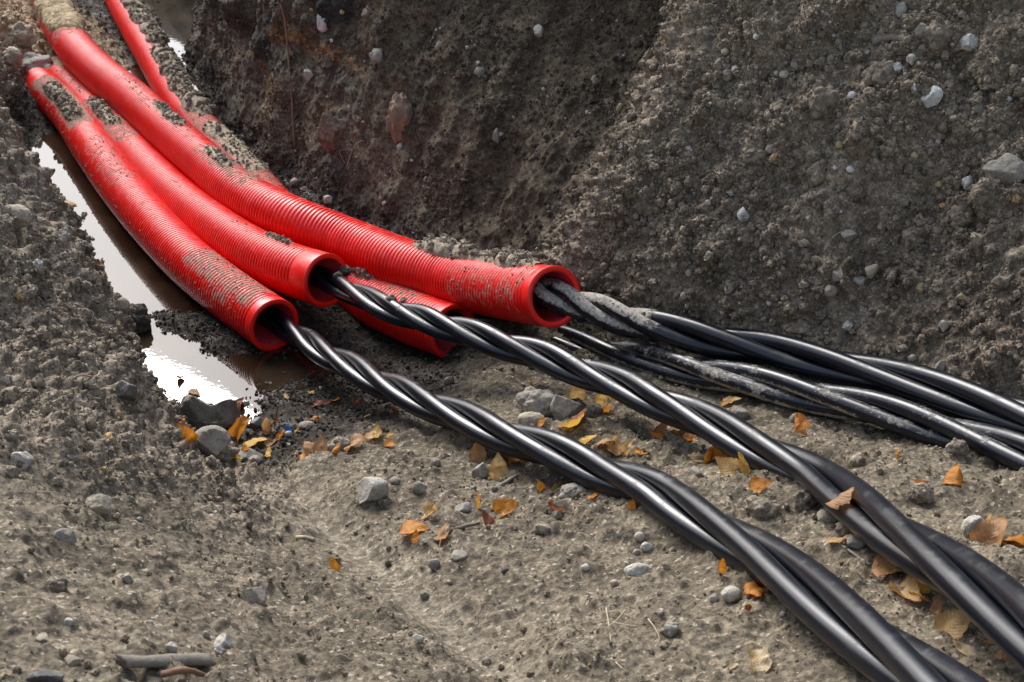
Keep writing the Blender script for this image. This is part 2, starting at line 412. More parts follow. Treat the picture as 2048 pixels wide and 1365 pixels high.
def frames(C):
    T = np.gradient(C, axis=0); T /= np.linalg.norm(T, axis=1, keepdims=True)
    U = np.array([0, 0, 1.0]) - T * T[:, 2:3]; U /= np.linalg.norm(U, axis=1, keepdims=True)
    return T, U, np.cross(T, U)                 # along, up, to the right when looking along
def grid_faces(nr, nk, closed=True):
    i = np.arange(nr * nk).reshape(nr, nk); j = np.roll(i, -1, 1)
    if not closed: i2, j2 = i[:, :-1], i[:, 1:]
    else: i2, j2 = i, j
    return np.stack([i2[:-1], j2[:-1], j2[1:], i2[1:]], -1).reshape(-1, 4)

# ================================================================== red ducts
def duct_material(name, col, dusty):
    m = M(name); P = m.pos()
    d = m.attr('dirt').outputs['Fac']; g = m.attr('groove').outputs['Fac']; up = m.attr('up').outputs['Fac']
    n1 = m.noise(P, 45, 6, .7); n2 = m.noise(P, 190, 4, .7); n3 = m.noise(P, 14, 4, .6)
    base = m.mix(m.maprange(n3, .35, .7), col, (col[0] * .86, col[1] * .8, col[2] * .8))
    # chalky dust caught on the ribs
    dust = m.math('MULTIPLY', m.maprange(n1, .46, .68), m.maprange(up, -.1, .9))
    base = m.mix(m.math('MULTIPLY', dust, dusty), base, (.62, .30, .24))
    f = m.math('ADD', m.math('ADD', d, m.math('MULTIPLY', m.math('SUBTRACT', n1, .5), 1.5)), m.math('MULTIPLY', m.math('SUBTRACT', n2, .5), 1.1))
    f = m.math('ADD', f, m.math('MULTIPLY', g, m.math('MULTIPLY', d, .45)))
    mud = m.math('MULTIPLY', m.maprange(f, .42, .80), .9)
    mudc = m.mix(m.maprange(n2, .35, .65), (.17, .138, .098), (.33, .275, .20))
    c = m.mix(mud, base, mudc)
    b = m.bump(mud, .6, .0015); b = m.bump(n2, .12, .001, b)
    r = m.math('ADD', m.math('MULTIPLY', mud, .55), m.math('ADD', .34, m.math('MULTIPLY', dust, .25)))
    return m.fin(c, r, b, Specular_IOR_Level=.36)
RED = (.72, .0060, .0028)
DUCT = duct_material('red_duct_plastic', RED, .08)
def liner_material():
    m = M('duct_liner_plastic'); P = m.pos(); n = m.noise(P, 30, 5, .7)
    return m.fin(m.mix(m.maprange(n, .45, .7), (.90, .055, .075), (.72, .11, .11)), .38)
LINER = liner_material()
RIM = M('cut_red_plastic').fin((.74, .012, .006), .38)
def mud_material(name, a, b_, seed=0.0):
    m = M(name); P = m.pos(); n = m.noise(P, 50, 6, .7); n2 = m.noise(P, 240, 4, .7)
    v = m.n('ShaderNodeTexVoronoi'); v.inputs['Scale'].default_value = 130; m.l(P, v.inputs['Vector'])
    vs = m.n('ShaderNodeSeparateColor'); m.l(v.outputs['Color'], vs.inputs[0])
    c = m.mix(m.maprange(n, .3, .7), a, b_)
    c = m.mix(1.0, c, m.ramp(vs.outputs[0], [(0, .6), (1, 1.35)]), 'MULTIPLY')
    c = m.mix(1.0, c, m.ramp(n2, [(.25, .7), (.75, 1.3)]), 'MULTIPLY')
    b = m.bump(n, .6, .006); b = m.bump(n2, .6, .003, b)
    return m.fin(c, .95, b)
CRUST = mud_material('dried_mud_crust', (.19, .153, .106), (.35, .29, .205))
CRUST_DARK = mud_material('dark_mud_crust', (.165, .132, .09), (.32, .26, .185))
CRUST_SAND = mud_material('sandy_mud_crust', (.26, .185, .10), (.44, .335, .20))

RO, RI, PITCH_RIB = .0625, .0520, .0118
NA = 48
CRUMB_SPOTS = []            # places where loose soil lies on a duct or a cable: (point, normal, size)
rng = np.random.default_rng(5)

def make_duct(name, pts, label, group, patches, crusts, plain=.025):
    """pts: centre line from the buried end to the cut end. patches: (len0, len1, angle_deg, half_width_deg, strength), lengths from the cut end.
    crusts: (len0, len1, angle, half_width, thickness, material)"""
    C, q = spline(pts, .01)
    T = q[-1]
    root = empty(name, tuple(C[-1]), label, 'duct', group)
    # rings
    k = int(T / PITCH_RIB); prof = [(0, 1), (.56, 1), (.66, 0), (.90, 0)]
    L = [T - (i + 1 - f) * PITCH_RIB for i in range(k - 1, -1, -1) for f, _ in prof]; G = [1 - g for _ in range(k) for _, g in prof]
    L = np.array(L); G = np.array(G); ok = L < T - plain
    L, G = np.append(L[ok], [T - plain + .002, T]), np.append(G[ok], [0, 0])
    X = at_len(C, q, L); Tn, U, W = frames(X)
    ang = np.linspace(0, 2 * math.pi, NA, endpoint=False)
    rad = RO - .0015 * G
    off = U[:, None] * np.cos(ang)[None, :, None] + W[:, None] * np.sin(ang)[None, :, None]
    wob_ = 1 + .012 * np.sin(ang * 2 + 1.0)[None] * np.sin(L * 3)[:, None]
    V = X[:, None] + off * (rad[:, None] * wob_)[..., None]
    back = T - L
    def patch(l, a):
        d = np.zeros_like(l + a)
        for l0, l1, a0, hw, st in patches:
            da = np.abs((np.degrees(a) - a0 + 180) % 360 - 180)
            d = np.maximum(d, st * sstep(0, .07, l - l0) * (1 - sstep(-.07, 0, l - l1)) * (1 - sstep(hw * .5, hw * 1.15, da)))
        return d
    D = patch(back[:, None], ang[None])
    sh = mesh_obj('corrugated_shell', V.reshape(-1, 3), grid_faces(len(L), NA)[:, ::-1].copy(), DUCT, root)
    loc = Vector(C[-1])
    def rel(o): o.matrix_parent_inverse = Matrix.Translation(-loc)
    rel(sh)
    fattr(sh, 'dirt', D.ravel()); fattr(sh, 'groove', np.repeat(G, NA)); fattr(sh, 'up', off[..., 2].ravel())
    # smooth liner, seen in the mouth
    Li = np.arange(T - .9, T + .0001, .0118 / 2); Xi = at_len(C, q, Li); _, Ui, Wi = frames(Xi)
    offi = Ui[:, None] * np.cos(ang)[None, :, None] + Wi[:, None] * np.sin(ang)[None, :, None]
    ri = RI + .0008 * (np.arange(len(Li)) % 2)
    rel(mesh_obj('liner', (Xi[:, None] + offi * ri[:, None, None]).reshape(-1, 3), grid_faces(len(Li), NA), LINER, root))
    # the cut edge: a rounded ring a little proud of both
    t = Tn[-1]; rr = [(RO - .0003, -.004), (RO + .0006, -.001), (RO + .0004, .0012), (RO - .003, .0026), (RI + .002, .0026), (RI - .0008, .001), (RI - .0006, -.004)]
    ring = np.stack([X[-1] + off[-1] * r_ + t * h_ for r_, h_ in rr], 0)
    rel(mesh_obj('cut_rim', ring.reshape(-1, 3), grid_faces(len(rr), NA)[:, ::-1].copy(), RIM, root))
    # mud lying on it
    for ci, (l0, l1, a0, hw, th, mat) in enumerate(crusts):
        na = 40; lc = np.arange(T - l1, T - l0, .0055); Xc = at_len(C, q, lc); _, Uc, Wc = frames(Xc)
        ac = np.radians(np.linspace(a0 - hw * 1.3, a0 + hw * 1.3, na))
        oc = Uc[:, None] * np.cos(ac)[None, :, None] + Wc[:, None] * np.sin(ac)[None, :, None]
        b0 = (Xc[:, None] + oc * RO).reshape(-1, 3)
        e = 1 - np.abs(np.linspace(-1.3, 1.3, na))[None] ** 2.2
        u = (lc - lc[0]) / (lc[-1] - lc[0]); e = e * 1.15 - sstep(.16, 0, u)[:, None] * 1.4 - sstep(.84, 1, u)[:, None] * 1.4
        e = e.ravel() + fbm(b0, .075, 4, 301 + ci) * 2.4
        f_, c_ = worley(b0, .022, 310)
        f2_, c2_ = worley(b0, .010, 320)
        hgt = np.clip(e, -.5, 1.2) * th + np.clip(1 - (f_ / .6) ** 2, 0, 1) * c_ * .007 * sstep(-.1, .35, e) + np.clip(1 - (f2_ / .6) ** 2, 0, 1) * c2_ * .0032 * sstep(-.2, .2, e) - .003
        hgt = np.maximum(hgt, -.009)
        o = mesh_obj('mud_crust', b0 + oc.reshape(-1, 3) * hgt[:, None], grid_faces(len(lc), na, False)[:, ::-1].copy(), mat, root); rel(o)
        for i in np.flatnonzero(hgt > .001)[::15] if mat is not CRUST_SAND else []:
            CRUMB_SPOTS.append((b0[i] + oc.reshape(-1, 3)[i] * hgt[i], oc.reshape(-1, 3)[i], rng.uniform(.0015, .005) * (1 + .8 * (hgt[i] > .008))))
    # loose grains along the dirty patches
    dd = np.flatnonzero(D.ravel() > .35)
    for i in dd[rng.random(len(dd)) < .05]:
        CRUMB_SPOTS.append((V.reshape(-1, 3)[i], off.reshape(-1, 3)[i], rng.uniform(.0007, .0024)))
    return C, q
def zline(rows): return [at_height(x, y, zz) for x, y, zz in rows]

GD = 'red corrugated cable ducts in the trench'
D1 = zline([(30, 118, -.09), (54, 146, -.025), (85, 178, .02), (138, 226, .026), (184, 292, .026), (238, 368, .026), (300, 443, .026), (375, 521, .026), (455, 586, .028), (548, 651, .030)])
make_duct('red_duct', D1, 'red corrugated duct nearest the left bank, lying along the edge of the white puddle', GD,
          [(0, .42, 5, 60, .62), (.05, .3, 40, 50, .5), (.5, 1.35, 15, 34, .28), (.9, 1.4, 10, 60, .45), (1.45, 2.1, 15, 55, .75), (2.2, 2.6, 0, 30, .55), (0, 2.5, 80, 26, .36)],
          [(1.50, 1.98, 18, 26, .010, CRUST), (2.32, 2.5, 15, 18, .006, CRUST_SAND)])
D2 = zline([(82, 112, -.09), (106, 140, -.02), (138, 172, .028), (190, 226, .034), (273, 316, .036), (340, 385, .04), (416, 447, .05), (510, 508, .07), (590, 542, .09), (652, 561, .105)])
make_duct('red_duct', D2, 'red corrugated duct second from the left, its short smooth mouth hanging over the dark hollow', GD,
          [(.0, .5, -5, 24, .40), (.5, 1.3, 0, 40, .34), (1.2, 1.75, 10, 50, .62), (1.7, 2.6, 5, 38, .45), (0, .08, 0, 40, .3)],
          [(1.36, 1.72, 12, 24, .008, CRUST), (2.1, 2.42, 5, 22, .008, CRUST_SAND), (.12, .26, -8, 12, .004, CRUST_DARK)], plain=.06)
D3 = [at_height(x, y, zz) for x, y, zz in [(55, -75, .16), (95, -5, .16), (122, 55, .155), (160, 108, .145), (205, 152, .13), (262, 197, .12), (335, 264, .11), (410, 330, .107), (480, 388, .108), (580, 440, .115)]] + \
     [at_depth(x, y, d) for x, y, d in [(700, 488, 3.46), (800, 527, 3.34), (900, 557, 3.22), (1000, 579, 3.05), (1108, 594, 2.86)]]
make_duct('red_duct', D3, 'red corrugated duct uppermost on the pile, reaching farthest right with its wide open mouth', GD,
          [(.0, .10, 0, 90, .8), (.05, .5, -60, 40, .58), (0, .4, 70, 60, .40), (.45, 1.1, -35, 25, .4), (1.1, 1.55, -10, 60, .62), (1.5, 2.3, 0, 40, .44), (2.7, 3.6, 0, 110, .55)],
          [(.06, .55, -10, 30, .018, CRUST), (1.28, 1.5, 0, 22, .005, CRUST), (1.68, 1.95, -2, 20, .006, CRUST), (2.72, 3.75, -8, 78, .024, CRUST_SAND)])
D4 = [at_height(x, y, zz) for x, y, zz in [(222, -55, .04), (241, 0, .03), (272, 55, .025), (302, 105, .022), (330, 153, .02), (353, 195, .018), (375, 228, .015), (405, 265, .01), (440, 303, .003), (490, 352, -.004), (600, 472, -.005), (727, 585, .01), (815, 630, .033), (907, 664, .058)]]
make_duct('red_duct', D4, 'red corrugated duct caked with brown mud at the back, crossing under the uppermost duct', GD,
          [(.05, .5, -15, 55, .55), (1.0, 1.9, 0, 60, .6), (1.7, 3.6, -25, 45, .8)],
          [(.30, .52, 4, 20, .008, CRUST_DARK), (1.15, 1.7, -15, 40, .006, CRUST), (1.65, 2.65, -14, 42, .014, CRUST_DARK), (2.5, 3.4, -24, 42, .022, CRUST_DARK), (3.0, 3.7, -45, 40, .012, CRUST_SAND)])

# ================================================================== twisted black cable bundles
def cable_material():
    m = M('black_cable_sheath'); P = m.pos()
    d = m.attr('mud').outputs['Fac']; up = m.attr('up').outputs['Fac']; al = m.attr('along').outputs['Fac']; rd = m.attr('round').outputs['Fac']
    cv = m.n('ShaderNodeCombineXYZ'); m.l(m.math('MULTIPLY', al, 4.0), cv.inputs[0]); m.l(m.math('MULTIPLY', rd, 1.0), cv.inputs[1])
    n1 = m.noise(P, 28, 6, .72); n2 = m.noise(P, 170, 4, .7); st = m.noise(cv.outputs[0], 30, 5, .7)
    film = m.math('MULTIPLY', m.maprange(n1, .48, .72), m.maprange(up, .15, .95))
    f = m.math('ADD', m.math('ADD', d, m.math('MULTIPLY', m.math('SUBTRACT', n1, .5), 1.3)), m.math('ADD', m.math('MULTIPLY', m.math('SUBTRACT', st, .5), 1.2), m.math('MULTIPLY', m.math('SUBTRACT', n2, .5), .5)))
    mud = m.maprange(f, .5, .72)
    c = m.mix(m.math('MULTIPLY', film, .10), (.0040, .0052, .0095), (.050, .050, .050))
    c = m.mix(m.math('MULTIPLY', m.maprange(n2, .66, .76), .35), c, (.16, .15, .13))
    c = m.mix(m.math('MULTIPLY', mud, .92), c, m.mix(m.maprange(n2, .35, .65), (.26, .235, .19), (.45, .41, .345)))
    r = m.math('ADD', m.math('ADD', .29, m.math('MULTIPLY', film, .22)), m.math('MULTIPLY', mud, .5))
    b = m.bump(mud, .5, .001); b = m.bump(n2, .08, .0006, b)
    return m.fin(c, r, b, Specular_IOR_Level=.5)
CABLE = cable_material()
PRINT = M('white_print').fin((.55, .55, .52), .6)
def make_bundle(pts, CD, notches, label, mud, phase=0.0, prints=(), taper=0.0):
    C, q = spline(pts, .006)
    root = empty('cable_bundle', tuple(C[len(C) // 3]), label, 'cable bundle', 'twisted black three-core cables')
    loc = Vector(C[len(C) // 3])
    px = to_px(C)[0]
    sN = np.array([np.interp(x, px, q) for x in notches])
    ph = np.arange(len(sN)) * 120.0
    g0, g1 = (sN[1] - sN[0]), (sN[-1] - sN[-2])
    e0 = [sN[0] - g0 * k for k in range(6, 0, -1)]; e1 = [sN[-1] + g1 * k for k in range(1, 6)]
    sN = np.concatenate([e0, sN, e1]); ph = np.arange(len(sN)) * 120.0
    for _ in range(1):
        fi = np.interp(q, sN, ph)
    fi = gsmooth(fi[None], 10, 1)[0] + 60 + phase           # smoothed lay
    T, U, W = frames(C)
    # the viewer's side and the up direction of the bundle
    tocam = CAM - C; tocam -= T * (tocam * T).sum(1, keepdims=True); tocam /= np.linalg.norm(tocam, axis=1, keepdims=True)
    side = tocam; upv = np.cross(side, T); upv *= np.sign((upv * U).sum(1, keepdims=True))
    nk = 26; ang = np.linspace(0, 2 * math.pi, nk, endpoint=False)
    cdv = CD * (1 - taper + 2 * taper * np.clip((q - sN[6]) / (np.interp(notches[-1], px, q) - sN[6]), 0, 1))[:, None]     # the sheaths swell a little towards the loose end
    res = []
    for j in range(3):
        a = np.radians(fi + 120 * j)
        Rj = cdv * .5 * 1.17
        X = C + Rj * (np.cos(a)[:, None] * upv + np.sin(a)[:, None] * side)
        Tn, Un, Wn = frames(X)
        off = Un[:, None] * np.cos(ang)[None, :, None] + Wn[:, None] * np.sin(ang)[None, :, None]
        V = X[:, None] + off * (cdv[:, :, None] / 2)
        o = mesh_obj('cable', V.reshape(-1, 3), grid_faces(len(X), nk)[:, ::-1].copy(), CABLE, root)
        o.matrix_parent_inverse = Matrix.Translation(-loc)
        upz = off[..., 2]
        md = np.zeros((len(X), nk))
        pxs = to_px(X)[0][:, None]
        for x0, x1, kind, stg in mud:
            e = sstep(x0, x0 + 40, pxs) * (1 - sstep(x1 - 50, x1, pxs)) * stg
            if kind == 'top': e = e * sstep(-.2, .6, upz)
            elif kind == 'low': e = e * sstep(.5, -.5, upz)
            elif isinstance(kind, int): e = e * (1.0 if kind == j else 0.0) * sstep(-.6, .3, upz)
            md = np.maximum(md, e)
        fattr(o, 'mud', md.ravel()); fattr(o, 'up', upz.ravel()); fattr(o, 'along', np.repeat(q, nk)); fattr(o, 'round', np.tile(np.sin(ang), len(X)))
        dd = np.flatnonzero(md.ravel() > .62)
        for i in dd[rng.random(len(dd)) < .05]: CRUMB_SPOTS.append((V.reshape(-1, 3)[i], off.reshape(-1, 3)[i], rng.uniform(.0006, .0022)))
        res.append((o, X, off))
    # flat print on the sheath
    for text, tx, size, strand, deg in prints:
        o, X, off = res[strand]
        Tn, Un, Wn = frames(X)
        cu = bpy.data.curves.new('print_marking', 'FONT'); cu.body = text; cu.size = size; cu.resolution_u = 2
        tmp = bpy.data.objects.new('tmp', cu); COL.objects.link(tmp)
        me = bpy.data.meshes.new_from_object(tmp.evaluated_get(bpy.context.evaluated_depsgraph_get())); bpy.data.objects.remove(tmp)
        bm = bmesh.new(); bm.from_mesh(me); bmesh.ops.subdivide_edges(bm, edges=bm.edges[:], cuts=1)
        l0 = np.interp(tx, to_px(X)[0], q)
        cam_dir = tocam[np.searchsorted(q, l0)]
        for v in bm.verts:
            k = np.interp(l0 + v.co.x, q, np.arange(len(q))); i = int(k)
            a0 = math.atan2(float(cam_dir @ Wn[i]), float(cam_dir @ Un[i]))
            sg_ = 1 if a0 > 0 else -1
            rv = float(cdv[i, 0]) / 2; aa = a0 - sg_ * (R(deg) + v.co.y / rv)
            v.co = Vector(X[i] + (X[min(i + 1, len(X) - 1)] - X[i]) * (k - i) + (rv + .0004) * (math.cos(aa) * Un[i] + math.sin(aa) * Wn[i]))
        bm.to_mesh(me); bm.free(); me.materials.append(PRINT)
        t_ = bpy.data.objects.new('print_marking', me); COL.objects.link(t_); t_.parent = o
    return C, q
def dline(rows): return [at_depth(x, y, d) for x, y, d in rows]
B1 = make_bundle(zline([(440, 575, .01), (500, 612, .01), (560, 650, .015), (600, 674, .03), (634, 697, .05), (700, 733, .085), (766, 768, .115), (832, 797, .145), (1000, 866, .205), (1098, 901, .232), (1195, 940, .25), (1293, 978, .285), (1350, 1010, .302), (1500, 1100, .36), (1690, 1238, .44), (1861, 1368, .50), (2050, 1520, .56), (2250, 1690, .62)]), .0305,
    [583, 656, 750, 856, 1007, 1203, 1425, 1748], 'black twisted cable bundle closest to the viewer, leaving the leftmost duct', [(560, 1500, 'top', .12)], 0, (), .12)
B2 = make_bundle(zline([(560, 522, .075), (620, 546, .08), (660, 566, .092), (700, 582, .115), (766, 613, .145), (832, 635, .162), (920, 661, .18), (990, 684, .19), (1078, 711, .20), (1155, 739, .21), (1254, 776, .23), (1317, 803, .245), (1380, 830, .255), (1500, 888, .282), (1613, 945, .315), (1656, 972, .335), (1780, 1057, .41), (1929, 1162, .48), (2031, 1240, .52), (2200, 1380, .58)]), .0298,
    [697, 802, 887, 1010, 1147, 1308, 1522, 1789], 'black twisted cable bundle second from the viewer, with a brown leaf and clods on it', [(720, 900, 'top', .30), (1300, 1700, 'top', .16)], 0,
    [('L - E3 TYPE', 1160, .0075, 1, 35)], .10)
B3 = make_bundle(zline([(830, 625, .03), (880, 640, .04), (930, 652, .045), (990, 657, .048), (1050, 663, .055), (1122, 678, .08), (1210, 702, .108), (1294, 720, .135), (1404, 744, .162), (1514, 766, .187), (1624, 791, .207), (1758, 822, .232), (1895, 862, .255), (2031, 905, .285), (2250, 985, .33)]), .0300,
    [1030, 1204, 1382, 1615, 1888], 'black twisted cable bundle third from the viewer, smeared with dried grey mud', [(1200, 2048, 'top', .40), (1100, 1760, 'low', .75), (1250, 1600, 1, .5)], 0)
B4 = make_bundle(zline([(1020, 562, .215), (1070, 580, .222), (1108, 593, .225), (1155, 610, .213), (1254, 640, .205), (1360, 666, .205), (1492, 692, .215), (1602, 715, .225), (1690, 733, .24), (1861, 777, .275), (2031, 829, .31), (2250, 905, .355)]), .0325,
    [1148, 1235, 1430, 1662, 1994], 'black twisted cable bundle farthest back, leaving the highest duct at the foot of the heap', [(1040, 1345, 'top', .74), (1060, 1240, 'low', .5), (1180, 1420, 'low', .4)], 0)

# ================================================================== stones and clods
def stone_material(name, a, b_, rough=.85, spots=0.0, wetn=0.0):
    m = M(name); o = m.obj(); oi = m.n('ShaderNodeObjectInfo')
    ad = m.n('ShaderNodeVectorMath'); ad.operation = 'ADD'; m.l(o, ad.inputs[0]); m.l(oi.outputs['Random'], ad.inputs[1])
    v = ad.outputs[0]; n = m.noise(v, 45, 6, .7); n2 = m.noise(v, 210, 4, .7); n3 = m.noise(v, 90, 5, .65)
    c = m.mix(m.maprange(n, .3, .7), a, b_)
    c = m.mix(1.0, c, m.ramp(n2, [(.25, .72), (.75, 1.25)]), 'MULTIPLY')
    c = m.mix(m.math('MULTIPLY', m.maprange(n3, .52, .66), .8), c, (.165, .135, .095))       # soil stuck to it
    b = m.bump(n, .7, .006); b = m.bump(n2, .7, .002, b)
    return m.fin(c, rough, b)
SM = {
 'grey': stone_material('grey_stone', (.20, .175, .138), (.32, .287, .23)),
 'pale': stone_material('pale_stone', (.31, .285, .235), (.47, .44, .37)),
 'white': stone_material('white_stone', (.42, .40, .36), (.60, .58, .53)),
 'tan': stone_material('tan_stone', (.29, .24, .16), (.44, .38, .28)),
 'yellow': stone_material('yellow_stone', (.34, .26, .12), (.48, .38, .2)),
 'dark': stone_material('dark_stone', (.06, .055, .05), (.12, .11, .10), .6),
 'brown': stone_material('brown_rock', (.12, .095, .068), (.24, .20, .145), .7),
 'clod': mud_material('soil_clod', (.15, .122, .085), (.28, .235, .17)),
 'heapclod': mud_material('heap_clod', (.115, .089, .06), (.225, .18, .127)),
 'darkclod': mud_material('wet_clod', (.035, .028, .02), (.085, .068, .048)),
 'rust': stone_material('rusty_lump', (.15, .12, .10), (.33, .20, .10), .8),
}
def ico(sub):
    bm = bmesh.new(); bmesh.ops.create_icosphere(bm, subdivisions=sub, radius=1.0)
    V = np.array([v.co[:] for v in bm.verts]); F = np.array([[v.index for v in f.verts] for f in bm.faces]); bm.free(); return V, F
ICO = {k: ico(k) for k in (2, 3, 4, 5)}
def stone_shape(seed, kind, sub=4):
    V, F = ICO[sub]; r = np.random.default_rng(seed); V = V.copy()
    o = r.random(3) * 40
    if kind in ('angular', 'block'):
        for _ in range(9 if kind == 'angular' else 7):
            d = r.normal(size=3); d /= np.linalg.norm(d); h = r.uniform(.50, .80)
            e = V @ d - h; V -= np.outer(np.maximum(e, 0) * .97, d)
        V *= 1 + .16 * fbm(V + o, .6, 4, seed)[:, None]
    elif kind == 'round':
        for _ in range(8):
            d = r.normal(size=3); d /= np.linalg.norm(d); h = r.uniform(.74, .92)
            V -= np.outer(np.maximum(V @ d - h, 0) * .8, d)
        V *= 1 + .26 * fbm(V + o, 1.1, 3, seed)[:, None]
    elif kind == 'clod':
        f, c = worley(V + o, .75, seed); f2, c2 = worley(V + o, .3, seed + 5)
        V *= (.78 + .5 * fbm(V + o, 1.0, 3, seed) + np.clip(1 - (f / .6) ** 2, 0, 1) * c * .34 + np.clip(1 - (f2 / .6) ** 2, 0, 1) * c2 * .13)[:, None]
    elif kind == 'saddle':
        for _ in range(6):
            d = r.normal(size=3); d /= np.linalg.norm(d); h = r.uniform(.6, .8)
            V -= np.outer(np.maximum(V @ d - h, 0) * .95, d)
        V[:, 2] -= .38 * np.exp(-(V[:, 0] / .42) ** 2) * (V[:, 2] > 0)
        V *= 1 + .2 * fbm(V + o, .7, 4, seed)[:, None]
    V *= 1 + (.12 * fbm(V + o, .24, 3, seed + 9) + .07 * fbm(V + o, .10, 3, seed + 19))[:, None]
    m = (V.max(0) + V.min(0)) / 2; V = (V - m) / ((V.max(0) - V.min(0)) / 2)
    return V, F
def put_stone(name, px, py, wpx, hpx, kind, mat, label, cat='stone', group=None, sink=.3, depthf=.85, sub=None, yaw=None, seed=None):
    """a stone as wide and high as measured there, bedded in the soil under its own middle"""
    loc, nor = ground(px, py + hpx * .22)
    d = (np.array(loc) - CAM) @ np.array([0, CP, -SP]); k = d / F_PX
    wx = wpx * k / 2; hz = hpx * k / 2 * 1.05 / (1 - sink * .5); dy = wx * depthf
    seed = seed or int(px * 7 + py * 13)
    V, F = stone_shape(seed, kind, sub or (5 if wpx > 44 else 4 if wpx > 18 else 3))
    a = yaw if yaw is not None else random.Random(seed).uniform(-.5, .5)
    V = V * np.array([wx, dy, hz])
    ca, sa = math.cos(a * .35), math.sin(a * .35)
    V = V @ np.array([[ca, -sa, 0], [sa, ca, 0], [0, 0, 1]]).T
    o = mesh_obj(name, V, F, SM[mat])
    c = Vector(loc) + Vector(nor) * (hz * (1 - 2 * sink) * .8)
    o.location = c
    tag(o, label, cat, group); return o

S = put_stone
ST_G, CL_G, PB_G = 'stones lying in the trench', 'clods of soil', 'pebbles in the earth heap'
S('boulder', 426, 828, 124, 84, 'saddle', 'brown', 'big brown boulder with a saddle-shaped top at the near end of the puddle', 'stone', ST_G, .18, .6, 5, 0.0)
S('stone', 420, 874, 80, 48, 'block', 'grey', 'grey stone lying right under the big brown boulder', 'stone', ST_G, .25)
S('soil_clod', 442, 897, 78, 40, 'clod', 'clod', 'light brown clod below the grey stone beside the yellow leaves', 'clod', CL_G, .35)
S('stone', 502, 908, 60, 26, 'angular', 'grey', 'low grey stone just behind the elongated yellow leaf', 'stone', ST_G, .35)
S('stone', 512, 920, 30, 18, 'round', 'grey', 'small grey stone touching the left tip of the elongated yellow leaf', 'stone', ST_G, .3)
S('stone', 755, 981, 64, 50, 'angular', 'pale', 'pale wedge-shaped stone alone on the trodden clay left of the nearest cables', 'stone', ST_G, .2, .8, 4, .3)
S('stone', 505, 1196, 52, 46, 'angular', 'grey', 'grey bluntly pointed stone alone low in the foreground slope', 'stone', ST_G, .12, .9, 4)
S('stone', 189, 1010, 52, 42, 'block', 'tan', 'tan square-edged stone on the upper left slope', 'stone', ST_G, .2)
S('stone', 124, 1072, 42, 30, 'angular', 'grey', 'small grey pointed stone below the tan square-edged one', 'stone', ST_G, .25)
S('stone', 28, 428, 72, 40, 'round', 'tan', 'smooth oblong pale stone half sunk in the left bank at the edge of view', 'stone', ST_G, .35, .6)
S('soil_clod', 1076, 806, 92, 58, 'clod', 'grey', 'wide grey lump between the two nearest cable bundles', 'clod', CL_G, .3)
S('stone', 1132, 823, 66, 62, 'angular', 'grey', 'large light grey stone beside the wide grey lump between the cables', 'stone', ST_G, .22)
S('stone', 1063, 838, 54, 32, 'round', 'tan', 'low tan stone in front of the wide grey lump, touching the nearest cables', 'stone', ST_G, .3)
S('soil_clod', 1187, 825, 44, 30, 'clod', 'clod', 'brown clod under the bright yellow leaf between the cables', 'clod', CL_G, .3)
S('stone', 1278, 1142, 62, 30, 'round', 'pale', 'whitish elongated stone half buried beside the nearest cables', 'stone', ST_G, .4, .6)
S('pebble', 1663, 1033, 42, 32, 'round', 'tan', 'smooth round pebble under the brown leaf that leans on the cables', 'pebble', ST_G, .15)
S('pebble', 1712, 1084, 36, 26, 'round', 'grey', 'grey pebble right of the tan leaf between the two nearest bundles', 'pebble', ST_G, .25)
S('soil_clod', 1690, 1055, 40, 30, 'clod', 'clod', 'crumbly clod between the smooth round pebble and the grey pebble', 'clod', CL_G, .3)
S('stone', 1938, 1062, 48, 56, 'round', 'pale', 'pale egg-shaped stone leaning beside curled brown leaves at the right edge', 'stone', ST_G, .15)
S('pebble', 1467, 1186, 40, 30, 'round', 'pale', 'pale oval pebble between the upright orange leaf slivers', 'pebble', ST_G, .15)
S('pebble', 1427, 1197, 20, 18, 'angular', 'pale', 'small pale pebble left of the upright orange slivers', 'pebble', ST_G, .2)
S('stone', 957, 948, 36, 40, 'angular', 'grey', 'dark grey squarish stone left of the tan leaf under the nearest cables', 'stone', ST_G, .2)
S('pebble', 870, 927, 20, 18, 'round', 'grey', 'little grey pebble standing left of the pinkish brown leaf', 'pebble', ST_G, .2)
S('stone', 841, 976, 30, 24, 'angular', 'grey', 'small triangular grey stone right of the pale wedge-shaped stone', 'stone', ST_G, .25)
S('pebble', 792, 960, 24, 14, 'round', 'grey', 'flat grey pebble just above the pale wedge-shaped stone', 'pebble', ST_G, .3)
S('stone', 926, 1016, 38, 26, 'angular', 'pale', 'pale stone above the upright orange stalk in the middle foreground', 'stone', ST_G, .35)
S('stone', 1112, 1030, 22, 24, 'block', 'grey', 'small grey block leaning on an orange-brown leaf below the nearest cables', 'stone', ST_G, .2)
S('stone', 1148, 984, 62, 34, 'clod', 'grey', 'grey flattish lump under the nearest cables right of the yellow-orange leaf', 'stone', CL_G, .3)
S('soil_clod', 1090, 1055, 44, 22, 'clod', 'clod', 'pale crumbly clod on the clay below the small grey block', 'clod', CL_G, .4)
S('pebble', 1281, 1072, 22, 18, 'round', 'pale', 'pale pebble nearest the black cable above two more pebbles', 'pebble', ST_G, .2)
S('pebble', 1294, 1095, 26, 20, 'round', 'pale', 'pale pebble in the middle of three beside the black cable', 'pebble', ST_G, .2)
S('pebble', 1276, 1105, 16, 14, 'round', 'grey', 'smallest of three pebbles beside the black cable', 'pebble', ST_G, .2)
S('pebble', 1172, 1135, 18, 14, 'round', 'white', 'small white pebble left of the whitish elongated stone', 'pebble', ST_G, .15)
